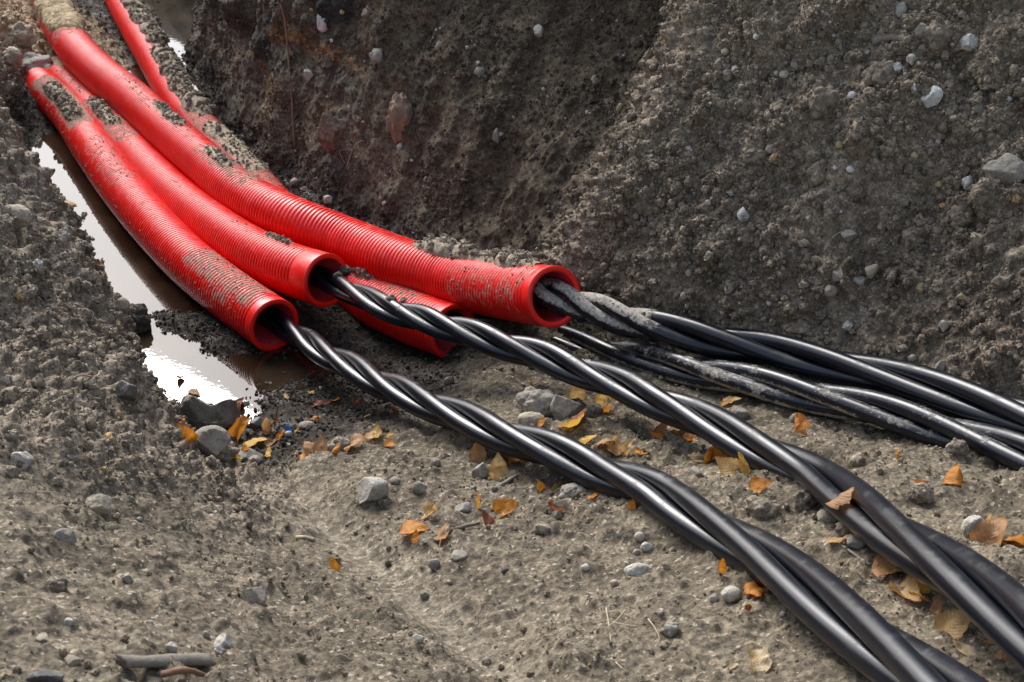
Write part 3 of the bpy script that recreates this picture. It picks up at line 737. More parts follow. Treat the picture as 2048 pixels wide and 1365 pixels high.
S('pebble', 1228, 1167, 18, 14, 'round', 'tan', 'small tan pebble below and left of the whitish elongated stone', 'pebble', ST_G, .2)
S('pebble', 1010, 1142, 16, 14, 'angular', 'dark', 'small dark pebble in the middle of the foreground clay', 'pebble', ST_G, .2)
S('stone', 921, 1112, 40, 16, 'angular', 'grey', 'flat grey sliver of stone in the middle foreground', 'stone', ST_G, .3)
S('pebble', 871, 1129, 26, 22, 'round', 'grey', 'round grey pebble left of the flat grey sliver of stone', 'pebble', ST_G, .2)
S('pebble', 850, 1187, 20, 16, 'angular', 'grey', 'grey pebble below the round grey one in the foreground', 'pebble', ST_G, .3)
S('pebble', 835, 1278, 26, 18, 'round', 'pale', 'pale pebble low in the middle of the foreground', 'pebble', ST_G, .25)
S('pebble', 973, 1321, 20, 16, 'round', 'grey', 'grey pebble just above the bottom edge beside the clay ridge', 'pebble', ST_G, .25)
S('soil_clod', 1342, 1257, 40, 28, 'clod', 'grey', 'grey clod beside the thin straw stalk in the lower foreground', 'clod', CL_G, .35)
S('soil_clod', 1330, 1290, 26, 18, 'clod', 'clod', 'small clod below the grey one beside the straw', 'clod', CL_G, .35)
S('soil_clod', 112, 1170, 48, 34, 'clod', 'clod', 'brown clod on the lower left slope', 'clod', CL_G, .35)
S('stone', 447, 1284, 40, 34, 'angular', 'pale', 'pale clay-coloured stone above the piece of broken wood', 'stone', ST_G, .35)
S('pebble', 342, 1294, 24, 22, 'angular', 'pale', 'small pale pebble left of the pale stone above the wood', 'pebble', ST_G, .25)
S('pebble', 137, 1244, 20, 16, 'round', 'pale', 'round pale pebble low on the left slope', 'pebble', ST_G, .25)
S('pebble', 410, 1270, 17, 15, 'round', 'grey', 'tiny grey pebble between the two pale stones above the wood', 'pebble', ST_G, .2)
S('pebble', 85, 1278, 26, 17, 'angular', 'tan', 'tan pebble near the lower left corner', 'pebble', ST_G, .3)
S('stone', 145, 1322, 32, 24, 'angular', 'tan', 'tan stone just above the dark stone in the lower left corner', 'stone', ST_G, .3)
S('stone', 90, 1350, 76, 28, 'block', 'dark', 'flat dark stone in the lower left corner', 'stone', ST_G, .25, .6)
S('pebble', 254, 1158, 22, 20, 'angular', 'grey', 'small grey pebble in the middle of the left slope', 'pebble', ST_G, .3)
S('stone', 38, 920, 46, 36, 'angular', 'pale', 'pale angular stone on the left bank at the edge of view', 'stone', ST_G, .3)
S('soil_clod', 17, 943, 32, 26, 'clod', 'clod', 'clod under the pale angular stone at the left edge', 'clod', CL_G, .3)
S('soil_clod', 281, 645, 76, 76, 'clod', 'darkclod', 'big dark round clod standing at the edge of the puddle', 'clod', CL_G, .15, .9, 5)
S('stone', 242, 608, 34, 26, 'round', 'tan', 'pale tan stone leaning on the big dark clod at the puddle', 'stone', ST_G, .25)
S('stone', 252, 778, 42, 40, 'block', 'dark', 'dark flat stone set in the left bank above the puddle edge', 'stone', ST_G, .35)
S('stone', 91, 590, 18, 15, 'round', 'pale', 'small pale pebble on the left bank', 'pebble', ST_G, .25)
S('soil_clod', 122, 362, 36, 26, 'clod', 'darkclod', 'small black clod standing in the white puddle', 'clod', CL_G, .2)
S('stone', 318, 548, 24, 26, 'clod', 'darkclod', 'dark stone standing in the dark water beside the leftmost duct', 'stone', ST_G, .2)
S('stone', 900, 764, 22, 20, 'round', 'brown', 'brown pebble in the dark hollow below the ducts', 'pebble', ST_G, .2)
S('stone', 615, 852, 36, 18, 'round', 'brown', 'olive brown stone right of the blue plastic scrap', 'stone', ST_G, .35)
S('stone', 684, 888, 56, 36, 'clod', 'clod', 'brown lump behind the ribbed brown leaf', 'clod', CL_G, .35)
S('pebble', 663, 897, 18, 16, 'round', 'grey', 'grey pebble between the crinkled leaf and the ribbed brown leaf', 'pebble', ST_G, .2)
S('stone', 520, 850, 34, 28, 'angular', 'dark', 'dark stone behind the orange leaves right of the boulder', 'stone', ST_G, .3)
S('stone', 1483, 826, 34, 20, 'angular', 'grey', 'grey stone tucked behind the second cable bundle', 'stone', ST_G, .25)
S('stone', 1592, 838, 22, 22, 'round', 'grey', 'grey pebble above the crumpled leaf in the shade of the third bundle', 'pebble', ST_G, .25)
S('stone', 1395, 948, 34, 24, 'angular', 'grey', 'grey stone under the cream and brown leaf', 'stone', ST_G, .25)
S('soil_clod', 1607, 998, 54, 44, 'clod', 'clod', 'grey brown clod against the second cable bundle', 'clod', CL_G, .25)
S('soil_clod', 1525, 1018, 76, 44, 'clod', 'clod', 'broad crumbly clod between the two nearest bundles', 'clod', CL_G, .35)
S('soil_clod', 1716, 922, 38, 30, 'clod', 'clod', 'clod on the clay between the second and third bundles', 'clod', CL_G, .3)
S('soil_clod', 1835, 985, 56, 46, 'clod', 'clod', 'wide clod right of the second bundle below the small orange leaf bits', 'clod', CL_G, .35)
S('soil_clod', 1915, 895, 46, 34, 'clod', 'clod', 'pale clod at the foot of the third bundle near the right edge', 'clod', CL_G, .3)
# stones in the heap and the cut face
S('soil_clod', 66, 122, 92, 36, 'clod', 'pale', 'pale clay lump where the two front ducts come out of the ground', 'clod', CL_G, .35)
S('soil_clod', 30, 60, 70, 50, 'clod', 'tan', 'ochre lump of sand at the upper left corner', 'clod', CL_G, .35)
S('soil_clod', 20, 108, 44, 34, 'clod', 'tan', 'sandy clod left of the pale clay lump', 'clod', CL_G, .35)
H = [
 (1859, 183, 44, 38, 'angular', 'white', 'largest white stone high on the heap'), (1833, 173, 20, 18, 'round', 'white', 'small white stone touching the largest white one'),
 (1706, 190, 19, 16, 'round', 'white', 'white pebble right of a big clod high on the heap'), (1489, 423, 26, 28, 'angular', 'white', 'lone white stone low on the left flank of the heap'),
 (1932, 82, 46, 34, 'angular', 'white', 'whitish knobbly stone above the brown wood chip'), (1842, 54, 30, 24, 'angular', 'grey', 'grey stone near the top edge of the heap'),
 (1799, 15, 22, 30, 'round', 'pale', 'pale stone touching the top edge of the picture'), (1855, 97, 22, 12, 'round', 'pale', 'flat pale pebble left of its white twin'),
 (1876, 104, 22, 13, 'round', 'white', 'flat white pebble below the grey stone near the top'), (1826, 114, 20, 20, 'angular', 'pale', 'pale angular pebble below the flat pale pebble'),
 (1783, 126, 14, 17, 'round', 'tan', 'tan oval pebble left of the pale angular pebble'), (2020, 322, 86, 62, 'block', 'grey', 'big light grey boulder sticking out at the right edge'),
 (1744, 532, 28, 26, 'angular', 'tan', 'pale yellowish angular stone in the middle of the heap'), (1716, 558, 28, 15, 'round', 'pale', 'flat pale stone left of the yellowish angular one'),
 (1679, 551, 26, 28, 'angular', 'grey', 'grey stone left of the yellowish angular stone'), (1663, 574, 26, 22, 'round', 'grey', 'grey rounded stone below the grey angular one'),
 (1843, 571, 20, 18, 'round', 'yellow', 'ochre pebble right of the middle of the heap'), (1926, 593, 24, 20, 'angular', 'yellow', 'ochre stone farthest right on the heap'),
 (1886, 649, 20, 20, 'angular', 'pale', 'pale angular pebble above the last stretch of the highest bundle'), (1883, 734, 24, 30, 'angular', 'pale', 'pale upright stone just above the highest bundle'),
 (1826, 715, 18, 15, 'round', 'tan', 'tan pebble just left of the pale upright stone'), (1701, 336, 18, 12, 'round', 'white', 'tiny white pebble in the upper middle of the heap'),
 (1379, 542, 14, 14, 'round', 'pale', 'pale pebble on the flank above the highest bundle'), (1539, 604, 11, 9, 'round', 'white', 'white speck of a pebble above the highest bundle'),
 (1575, 463, 12, 9, 'round', 'tan', 'pinkish tan pebble right of the lone white stone'), (1416, 405, 13, 11, 'round', 'pale', 'pale pebble left of the lone white stone'),
 (1570, 145, 22, 14, 'round', 'tan', 'brownish tan pebble in the upper left of the heap'), (1545, 295, 24, 18, 'round', 'grey', 'grey pebble in the left part of the heap'),
 (1700, 468, 34, 18, 'angular', 'grey', 'flat greyish stone below the tiny white pebble'), (1960, 215, 26, 22, 'angular', 'grey', 'bluish grey stone below the largest white stone'),
 (1680, 285, 18, 13, 'round', 'yellow', 'yellowish pebble left of the middle of the heap'), (1828, 310, 18, 12, 'round', 'yellow', 'small ochre pebble right of the middle of the heap'),
 (1880, 365, 18, 12, 'round', 'yellow', 'small ochre pebble left of the brown clod at the right edge'), (1221, 404, 12, 11, 'round', 'pale', 'pale pebble on the smooth scooped slope'),
 (1225, 598, 34, 34, 'clod', 'heapclod', 'clod on the slope just above the mouth of the highest duct'), (1370, 588, 16, 14, 'round', 'pale', 'pale pebble above the highest bundle near its duct'),
 (2003, 560, 40, 26, 'clod', 'heapclod', 'clod at the right edge of the heap'), (1450, 100, 16, 12, 'round', 'tan', 'tan pebble near the crest of the heap'),
]
for (x, y, a, b_, k, mt, lb) in H: S('stone' if a > 22 else 'pebble', x, y, a, b_, k, mt, lb, 'stone' if a > 22 else 'pebble', PB_G, .28)
for (x, y, a, b_, lb) in [(1650, 192, 66, 56, 'big rounded clod high on the left of the heap'), (1868, 55, 60, 66, 'tall clod near the top of the heap'), (1962, 385, 50, 48, 'brown clod below the big light grey boulder'),
    (1640, 340, 50, 56, 'flattened clod in the middle of the heap'), (1835, 470, 50, 40, 'clod right of the yellowish angular stone'), (1510, 310, 48, 30, 'lumpy clod left of the heap middle'),
    (1760, 140, 70, 50, 'wide clod below the top of the heap'), (1712, 375, 44, 30, 'clod below the tiny white pebble'), (1600, 650, 60, 34, 'low clod just above the highest bundle'), (1925, 420, 60, 40, 'wide clod in the right part of the heap'),
    (1560, 215, 46, 30, 'clod in the upper left of the heap'), (1950, 700, 40, 28, 'clod above the end of the highest bundle')]:
    S('soil_clod', x, y, a, b_, 'clod', 'heapclod', lb, 'clod', 'clods in the earth heap', .35)
for (x, y, a, b_, k, mt, lb) in [(618, 147, 24, 18, 'angular', 'pale', 'pale stone in the black layer of the cut face'), (645, 40, 22, 34, 'angular', 'white', 'white-crusted stone high in the cut face'),
    (670, 252, 74, 64, 'block', 'heapclod', 'large brown rounded boulder bedded in the cut face'), (1078, 60, 22, 22, 'angular', 'pale', 'pale stone high in the middle of the cut face'),
    (1240, 213, 14, 14, 'angular', 'yellow', 'little yellow stone in the cut face'), (803, 225, 62, 84, 'clod', 'rust', 'rusty ragged lump hanging in the cut face'), (755, 110, 34, 26, 'clod', 'grey', 'grey knob above the rusty ragged lump'),
    (658, 397, 22, 14, 'block', 'white', 'whitish square stone on the soil behind the ducts'), (612, 378, 22, 12, 'angular', 'grey', 'grey stone left of the whitish square one behind the ducts'), (590, 361, 18, 10, 'angular', 'pale', 'pale flat stone nearest the mud-caked duct'),
    (800, 292, 14, 12, 'round', 'white', 'white pebble below the rusty ragged lump'), (994, 270, 18, 30, 'angular', 'grey', 'grey upright stone in the cut face'), (960, 140, 26, 18, 'clod', 'grey', 'grey knob beside a hole in the cut face'),
    (880, 92, 18, 20, 'angular', 'grey', 'grey stone above the middle of the cut face'), (700, 215, 12, 12, 'round', 'grey', 'grey pebble above the large brown boulder'), (1190, 158, 16, 16, 'angular', 'tan', 'tan stone left of the little yellow one'),
    (735, 20, 28, 22, 'clod', 'brown', 'brown knob near the top of the cut face')]:
    S('stone', x, y, a, b_, k, mt, lb, 'stone', 'stones in the cut face', .5)

# ================================================================== fallen leaves
def leaf_material(name, a, b_, spot, edge):
    m = M(name); tc = m.t.nodes.new('ShaderNodeTexCoord'); uv = tc.outputs['UV']; oi = m.n('ShaderNodeObjectInfo')
    o = tc.outputs['Object']; ad = m.n('ShaderNodeVectorMath'); ad.operation = 'ADD'; m.l(o, ad.inputs[0]); m.l(oi.outputs['Random'], ad.inputs[1])
    n = m.noise(ad.outputs[0], 60, 5, .65); n2 = m.noise(ad.outputs[0], 260, 4, .7)
    sx = m.n('ShaderNodeSeparateXYZ'); m.l(uv, sx.inputs[0]); u, v = sx.outputs[0], sx.outputs[1]
    au = m.math('ABSOLUTE', u)
    vein = m.math('PINGPONG', m.math('SUBTRACT', m.math('MULTIPLY', v, 9.0), m.math('MULTIPLY', au, 3.2)), .5)
    vm = m.math('MAXIMUM', m.maprange(vein, .10, .0), m.maprange(au, .07, .0))
    c = m.mix(m.maprange(n, .32, .68), a, b_)
    c = m.mix(m.math('MULTIPLY', m.maprange(n2, .55, .7), .7), c, spot)
    c = m.mix(m.math('MULTIPLY', m.maprange(au, .62, 1.0), .7), c, edge)
    c = m.mix(m.math('MULTIPLY', vm, .40), c, (c_ * .55 for c_ in a) if False else (a[0] * .55, a[1] * .45, a[2] * .4))
    b = m.bump(m.math('SUBTRACT', m.math('MULTIPLY', vein, 1.0), m.math('MULTIPLY', n, .6)), .5, .0018)
    m.fin(c, .58, b)
    tr = m.n('ShaderNodeBsdfTranslucent'); m.l(c, tr.inputs[0]); mx = m.n('ShaderNodeMixShader'); mx.inputs[0].default_value = .42
    m.l(m.b.outputs[0], mx.inputs[1]); m.l(tr.outputs[0], mx.inputs[2]); m.l(mx.outputs[0], m.out.inputs[0])
    return m.m
LM = {
 'yellow': leaf_material('yellow_leaf', (.72, .47, .09), (.62, .34, .05), (.30, .13, .03), (.42, .19, .03)),
 'orange': leaf_material('orange_leaf', (.68, .29, .025), (.56, .20, .02), (.26, .08, .015), (.40, .11, .012)),
 'tan': leaf_material('tan_leaf', (.62, .43, .19), (.54, .32, .11), (.28, .13, .05), (.40, .20, .06)),
 'brown': leaf_material('brown_leaf', (.38, .19, .07), (.48, .28, .12), (.16, .07, .03), (.30, .11, .03)),
 'red': leaf_material('reddish_brown_leaf', (.27, .085, .028), (.20, .06, .025), (.10, .04, .02), (.28, .08, .02)),
 'cream': leaf_material('cream_leaf', (.66, .56, .38), (.52, .36, .16), (.34, .18, .07), (.6, .46, .28)),
}
def make_leaf(seed, curl, kind='ovate', lobes=0.0):
    """leaf mesh one unit long: midrib along y, curled across and lengthwise, ribs and crinkles raised"""
    r = np.random.default_rng(seed); nu, nv = 13, 17
    v = np.linspace(0, 1, nv); u = np.linspace(-1, 1, nu)
    if kind == 'round': wd = .47 * np.sin(np.pi * v ** .8) ** .55
    elif kind == 'narrow': wd = .17 * np.sin(np.pi * v ** .9) ** .7
    elif kind == 'sliver': wd = .09 * np.sin(np.pi * v ** .9) ** .6
    else: wd = .40 * np.sin(np.pi * v ** .62) ** .8 * (1 - .35 * v) * 1.18
    wd = np.maximum(wd, .012)
    U, Vv = np.meshgrid(u, v)
    tooth = 1 + .22 * (r.random((nv, 1)) - .5) * np.abs(U) ** 4 + .05 * np.sin(v * 34 + r.uniform(0, 6))[:, None] * np.abs(U) ** 3 + lobes * .28 * np.sin(v * 11 + r.uniform(0, 6))[:, None] * np.abs(U) ** 2
    x = U * wd[:, None] * tooth; y = Vv - .5 - .06 * np.abs(U) ** 2 * (1 - Vv)
    # crinkles
    P = np.stack([x.ravel() * 1.0, y.ravel(), np.full(x.size, seed * 1.7)], 1)
    z = (fbm(P, .5, 3, seed) * .34 + fbm(P, .22, 2, seed + 3) * .16).reshape(x.shape) * min(1, curl + .35) + .03 * np.sin((Vv * 9 - np.abs(U) * 3.2) * 2 * np.pi) * np.abs(U) * .6
    # roll across the midrib, then bend along it
    curl = max(curl, .5); k1 = curl * r.uniform(.9, 2.0) * (1 if r.random() < .75 else -1); asym = r.uniform(.5, 1.5)
    kk = np.where(U > 0, k1 * asym, k1 * (2 - asym))
    ang = kk * np.abs(x) / .45; rad_ = .45 / np.where(np.abs(kk) < 1e-3, 1e-3, kk)
    X = np.sign(x) * rad_ * np.sin(ang); Zc = rad_ * (1 - np.cos(ang))
    k2 = curl * r.uniform(-1.3, 1.5); a2 = k2 * y; r2 = 1 / (k2 if abs(k2) > 1e-3 else 1e-3)
    zt = Zc + z
    Y = (r2 - zt) * np.sin(a2); Z = r2 - (r2 - zt) * np.cos(a2)
    V = np.stack([X.ravel(), Y.ravel(), Z.ravel()], 1)
    F = grid_faces(nv, nu, False)
    uv = np.stack([U.ravel(), Vv.ravel()], 1)
    return V, F, uv, wd
def stalk_tube(P, r0, r1, nk=6):
    C, q = spline(P, max(.002, np.linalg.norm(np.array(P[0]) - np.array(P[-1])) / 14)); T, U, W = frames(C)
    if abs(T[:, 2]).max() > .98: pass
    a = np.linspace(0, 2 * math.pi, nk, endpoint=False); rr = np.linspace(r0, r1, len(C))
    V = C[:, None] + (U[:, None] * np.cos(a)[None, :, None] + W[:, None] * np.sin(a)[None, :, None]) * rr[:, None, None]
    return V.reshape(-1, 3), grid_faces(len(C), nk)[:, ::-1].copy()
def put_leaf(px, py, size, mat, label, rot=0.0, tilt=(0, 0), curl=.6, kind='ovate', lift=.0, on='ground', stalk=None, lobes=0.0, seed=None, stand=0.0):
    seed = seed or int(px * 3 + py * 5) % 9973
    if on == 'any':
        dg = bpy.context.evaluated_depsgraph_get()
        ok, loc, nor, _, _, _ = scene.ray_cast(dg, Vector(CAM), Vector(ray(px, py)).normalized())
    elif on == 'water':
        loc, nor = Vector(at_height(px, py, -.028)), Vector((0, 0, 1))
    else: loc, nor = ground(px, py)
    d = (np.array(loc) - CAM) @ np.array([0, CP, -SP]); L = size * d / F_PX * (1.25 if size < 45 else 1.12)
    V, F, uv, wd = make_leaf(seed, curl, kind, lobes)
    V = V * L
    o = mesh_obj('leaf', V, F, LM[mat], None, True, uv)
    nor = (Vector(nor) * .55 + Vector((0, 0, .45))).normalized()
    q = nor.to_track_quat('Z', 'Y').to_matrix()
    Mx = q @ Euler((tilt[0], tilt[1], rot)).to_matrix() if stand == 0 else q @ (Matrix.Rotation(rot, 3, 'Z') @ Matrix.Rotation(stand, 3, 'X'))
    W = V @ np.array(Mx).T
    o.rotation_euler = Mx.to_euler()
    low = np.percentile(W[:, 2], 12)
    o.location = Vector(loc) + Vector((0, 0, -low + .001 + lift))
    tag(o, label, 'leaf', 'fallen autumn leaves')
    if stalk:
        e = np.array([0, -.5 * L, 0]) if True else 0
        e = V[:13].mean(0)
        st = stalk_tube([e + np.array([0, .02 * L, 0]), e + np.array([.05, -.28, .04]) * L, e + np.array([.12 * stalk, -.7, .02]) * L], .0007, .0005, 5)
        so = mesh_obj('stalk', st[0], st[1], LM['red' if mat in ('red', 'orange') else 'tan'], o)
    return o
LF = put_leaf
r90, r45 = R(90), R(45)
# --- by the boulder at the end of the puddle
LF(354, 850, 26, 'orange', 'small orange leaf on the mud between puddle and left bank', R(60), curl=1.0)
LF(371, 884, 40, 'orange', 'curled orange leaf left of the grey stone below the boulder', R(30), (.5, .2), 1.0)
LF(456, 856, 36, 'yellow', 'ochre yellow leaf tucked under the right end of the boulder', R(40), (.7, .1), .5)
LF(485, 872, 48, 'orange', 'crinkled orange-brown leaf, largest in the cluster right of the boulder', R(-10), (.7, 0), .9, 'round')
LF(466, 872, 24, 'yellow', 'small yellow leaf squeezed between grey stone and crinkled orange-brown leaf', R(10), (.4, .3), .8)
LF(512, 890, 50, 'yellow', 'flat yellow-brown leaf in front of the cluster right of the boulder', R(80), (.3, 0), .6)
LF(532, 866, 40, 'brown', 'curled brown leaf right of the cluster by the boulder', R(15), (.9, .2), 1.2)
LF(551, 856, 34, 'red', 'upright reddish brown strip of leaf left of the blue plastic scrap', R(-30), stand=1.1, curl=.8, kind='narrow')
LF(546, 886, 26, 'brown', 'small brown leaf under the upright reddish strip', R(70), curl=.9)
LF(564, 876, 20, 'orange', 'little orange leaf touching the blue plastic scrap', R(30), (.5, 0), .7)
LF(596, 864, 16, 'tan', 'tiny tan leaf right of the blue plastic scrap', R(45), curl=.7)
LF(463, 922, 34, 'yellow', 'bright yellow leaf lowest below the boulder', R(70), (.3, .3), .7)
LF(492, 918, 30, 'orange', 'orange folded leaf standing right of the bright yellow one', R(0), stand=.9, curl=1.1)
LF(476, 912, 22, 'red', 'brown-red leaf between the bright yellow and the orange folded leaf', R(20), (.6, 0), .9)
LF(536, 912, 42, 'yellow', 'elongated rolled yellow leaf right of a small grey stone', R(98), (0, .3), 1.1, 'narrow')
LF(478, 815, 30, 'red', 'reddish brown leaf behind the right end of the boulder', R(60), (.4, 0), .9)
LF(618, 905, 40, 'brown', 'crinkled brown leaf at the left of the row on the clay', R(105), (.4, 0), 1.0)
LF(643, 902, 36, 'brown', 'second crinkled brown leaf in the row, touching a grey pebble', R(75), (.5, 0), 1.0)
LF(606, 919, 36, 'orange', 'flat orange strip of leaf below the crinkled brown row', R(98), curl=.4, kind='narrow')
LF(673, 903, 22, 'orange', 'small orange-brown leaf in the middle of the brown row', R(20), (.4, 0), .9)
LF(702, 899, 56, 'brown', 'long ribbed brown leaf rolled along its midrib on the clay', R(-72), (0, .4), 1.0)
LF(754, 876, 40, 'tan', 'pale tan leaf at the right end of the row on the clay', R(-70), (.4, 0), .8)
LF(776, 874, 26, 'yellow', 'yellowish tip of a leaf beside the pale tan leaf', R(-80), curl=.6, kind='narrow')
LF(772, 891, 26, 'orange', 'small flat orange leaf below the pale tan leaf', R(95), curl=.3)
LF(572, 795, 18, 'tan', 'tiny tan leaf on the dark mud below the leftmost duct', R(85), curl=.4, kind='narrow')
LF(643, 811, 34, 'red', 'dark orange leaf on the dark mud, its stalk to the right', R(-95), curl=.7, kind='narrow', stalk=.5)
LF(674, 806, 24, 'orange', 'orange leaf scrap right of the dark orange one on the mud', R(-30), (.5, 0), .9)
LF(714, 808, 18, 'red', 'rusty leaf scrap under the nearest cables in the shade', R(30), (.4, 0), .9)
LF(787, 826, 26, 'red', 'orange-brown leaf right beneath the nearest cables in the shade', R(-40), (.6, 0), .8)
LF(622, 788, 14, 'yellow', 'tiny yellowish leaf highest on the dark mud', R(40), curl=.5)
LF(630, 839, 18, 'orange', 'tiny orange leaf in the middle of the dark mud', R(90), curl=.5)
LF(736, 836, 16, 'tan', 'tan scrap of leaf near the edge of the dark mud', R(0), (.4, 0), .6)
LF(389, 787, 24, 'brown', 'brown leaf floating at the dark reflection in the puddle', R(60), curl=.4, on='water')
LF(359, 759, 18, 'red', 'reddish leaf floating on the white puddle', R(0), (.6, 0), .8, on='water')
LF(136, 409, 30, 'tan', 'pale leaf floating by the left shore of the white puddle', R(80), curl=.4, on='water')
LF(196, 533, 20, 'red', 'red leaf at the foot of the left bank', R(80), (.4, 0), .5)
# --- between the two nearest bundles
LF(1061, 776, 18, 'orange', 'small orange leaf on top of the wide grey lump', R(0), stand=1.0, curl=.6)
LF(1156, 797, 40, 'tan', 'tan leaf standing on end behind the light grey stone', R(10), stand=1.2, curl=.6)
LF(1205, 806, 42, 'yellow', 'bright yellow leaf lying on a brown clod between the cables', R(75), (.5, 0), .5, on='any')
LF(1217, 828, 32, 'orange', 'curled brown-orange leaf below the bright yellow one', R(-20), (.6, .2), 1.1)
LF(1160, 840, 34, 'red', 'dark brown-red leaf at the right side of the light grey stone', R(-40), (.7, 0), .9)
LF(1150, 860, 60, 'yellow', 'big ochre leaf lying open in front of the light grey stone', R(-55), (.5, 0), .5, 'round')
LF(1084, 849, 20, 'orange', 'tiny orange leaf below the wide grey lump', R(70), (.4, 0), .6)
LF(1178, 889, 36, 'yellow', 'yellow-brown leaf just above the nearest cables', R(45), (.5, 0), .8)
LF(1214, 895, 50, 'brown', 'large ribbed brown leaf lying above the nearest cables', R(-50), (.5, 0), .8, 'round')
LF(1230, 904, 36, 'tan', 'tan pointed leaf over the large ribbed brown one', R(-40), (.5, .2), .7, lift=.004)
LF(1258, 908, 34, 'tan', 'tan curled leaf left of a bright orange one', R(30), stand=.8, curl=.9)
LF(1279, 911, 30, 'orange', 'bright orange leaf touching the tan curled leaf', R(-70), (.4, 0), .6)
LF(1318, 879, 54, 'orange', 'arching orange strip of leaf between the bundles', R(85), (0, .5), 1.2, 'narrow', lift=.004)
LF(1327, 866, 28, 'brown', 'brown leaf behind the arching orange strip', R(10), (.7, 0), .8)
LF(1356, 867, 46, 'brown', 'ribbed reddish tan leaf close to the second bundle', R(80), (.5, 0), .6, 'round')
LF(1382, 880, 24, 'orange', 'small orange leaf under the edge of the second bundle', R(-80), curl=.7)
LF(1464, 812, 36, 'tan', 'tan-orange leaf sticking out behind the second bundle', R(-60), (.6, 0), .7)
LF(1391, 926, 38, 'cream', 'cream and brown leaf left of the orange group', R(60), (.4, .2), .9)
LF(1411, 926, 38, 'orange', 'curled orange leaf in the middle of the group by the second bundle', R(10), stand=1.0, curl=1.0)
LF(1450, 917, 60, 'orange', 'crumpled golden orange leaf under the second bundle', R(70), (.4, .2), 1.0, 'round', lobes=.6)
LF(1458, 944, 66, 'tan', 'long tan leaf lowest in the group by the second bundle', R(95), (.35, 0), .7)
LF(1489, 938, 38, 'yellow', 'yellow-tan leaf at the right of the group by the second bundle', R(-30), (.6, 0), .7)
LF(1594, 858, 46, 'orange', 'crumpled orange-brown leaf in the shade of the third bundle', R(60), (.5, .3), 1.1, 'round', lobes=.5)
LF(1600, 872, 28, 'brown', 'small brown leaf below the crumpled one in the shade of the third bundle', R(80), (.3, 0), .8)
LF(1522, 977, 36, 'orange', 'flat pointed orange leaf alone on the clods between the bundles', R(-75), (.3, 0), .3)
LF(1680, 1008, 56, 'brown', 'brown toothed leaf leaning against the second bundle', R(-20), (.9, .2), .7, 'round', on='any', lobes=.6)
LF(1681, 1084, 40, 'tan', 'tan-orange pointed leaf on the clay left of a grey pebble', R(75), (.3, 0), .7)
# --- under and left of the nearest bundle
LF(958, 916, 38, 'brown', 'pinkish brown leaf with pale veins behind a dark grey stone', R(20), (.8, 0), .5)
LF(1008, 921, 30, 'red', 'red-orange leaf half under the nearest bundle', R(80), (.4, 0), .7)
LF(1030, 928, 40, 'orange', 'orange leaf half under the nearest bundle right of the red one', R(-85), (.4, 0), .8)
LF(997, 948, 52, 'tan', 'tan yellow leaf lying slantwise below the nearest bundle', R(-40), (.5, 0), .5)
LF(1114, 973, 52, 'yellow', 'yellow-orange leaf leaning up to the nearest bundle', R(-40), (.6, 0), .6)
LF(1079, 980, 22, 'orange', 'small orange triangle of leaf left of the yellow-orange one', R(0), stand=.9, curl=.5)
LF(1052, 968, 22, 'tan', 'thin upright tan sliver of leaf on the clay', R(0), stand=1.3, curl=.4, kind='narrow')
LF(1190, 990, 40, 'orange', 'orange sliver of leaf in the shadow under the nearest bundle', R(78), curl=.5, kind='narrow')
LF(863, 1036, 44, 'tan', 'tan leaf with a raised tip, upper one of the trio on the clay', R(-50), (.5, .2), .8)
LF(832, 1062, 54, 'orange', 'vivid orange leaf, left one of the trio on the clay', R(-80), (.2, 0), .6)
LF(833, 1079, 22, 'orange', 'small folded orange leaf below the vivid orange one', R(50), (.5, 0), .6)
LF(888, 1069, 38, 'brown', 'brown flat leaf right of the trio with a long stalk', R(82), (.2, 0), .5, stalk=.5)
LF(973, 1050, 34, 'red', 'small brown-orange leaf below an upright stalk', R(60), (.6, 0), .9)
LF(956, 1018, 34, 'orange', 'thin upright orange stalk of leaf standing on the clay', R(10), stand=1.35, curl=.3, kind='sliver')
LF(1014, 1026, 44, 'orange', 'rolled orange-tan leaf alone in the middle of the clay', R(-60), (.3, .5), 1.0)
LF(1104, 1026, 36, 'red', 'orange-brown leaf behind a small grey block of stone', R(40), (.7, 0), .8)
LF(1264, 1015, 18, 'orange', 'small orange scrap beside the underside of the nearest bundle', R(10), (.7, 0), .3)
LF(667, 1138, 26, 'orange', 'single orange leaf in the light gully of the foreground', R(-40), (.6, 0), .7)
LF(1443, 1153, 46, 'orange', 'left of two upright orange slivers beside the nearest bundle', R(15), stand=1.2, curl=.5, kind='narrow')
LF(1508, 1190, 104, 'orange', 'long rolled bright orange leaf against the nearest bundle', R(58), (.3, .2), 1.1, 'narrow')
LF(1496, 1226, 30, 'red', 'small reddish leaf scrap with twiggy stalk below the long orange leaf', R(40), (.3, 0), .8, stalk=.6)
LF(1516, 1327, 66, 'cream', 'pale pinkish crumpled leaf near the bottom edge', R(80), (.2, 0), .8, 'round', lobes=.6)
LF(1466, 1337, 32, 'cream', 'pale curled scrap left of the pale crumpled leaf at the bottom', R(70), curl=.8, kind='narrow')
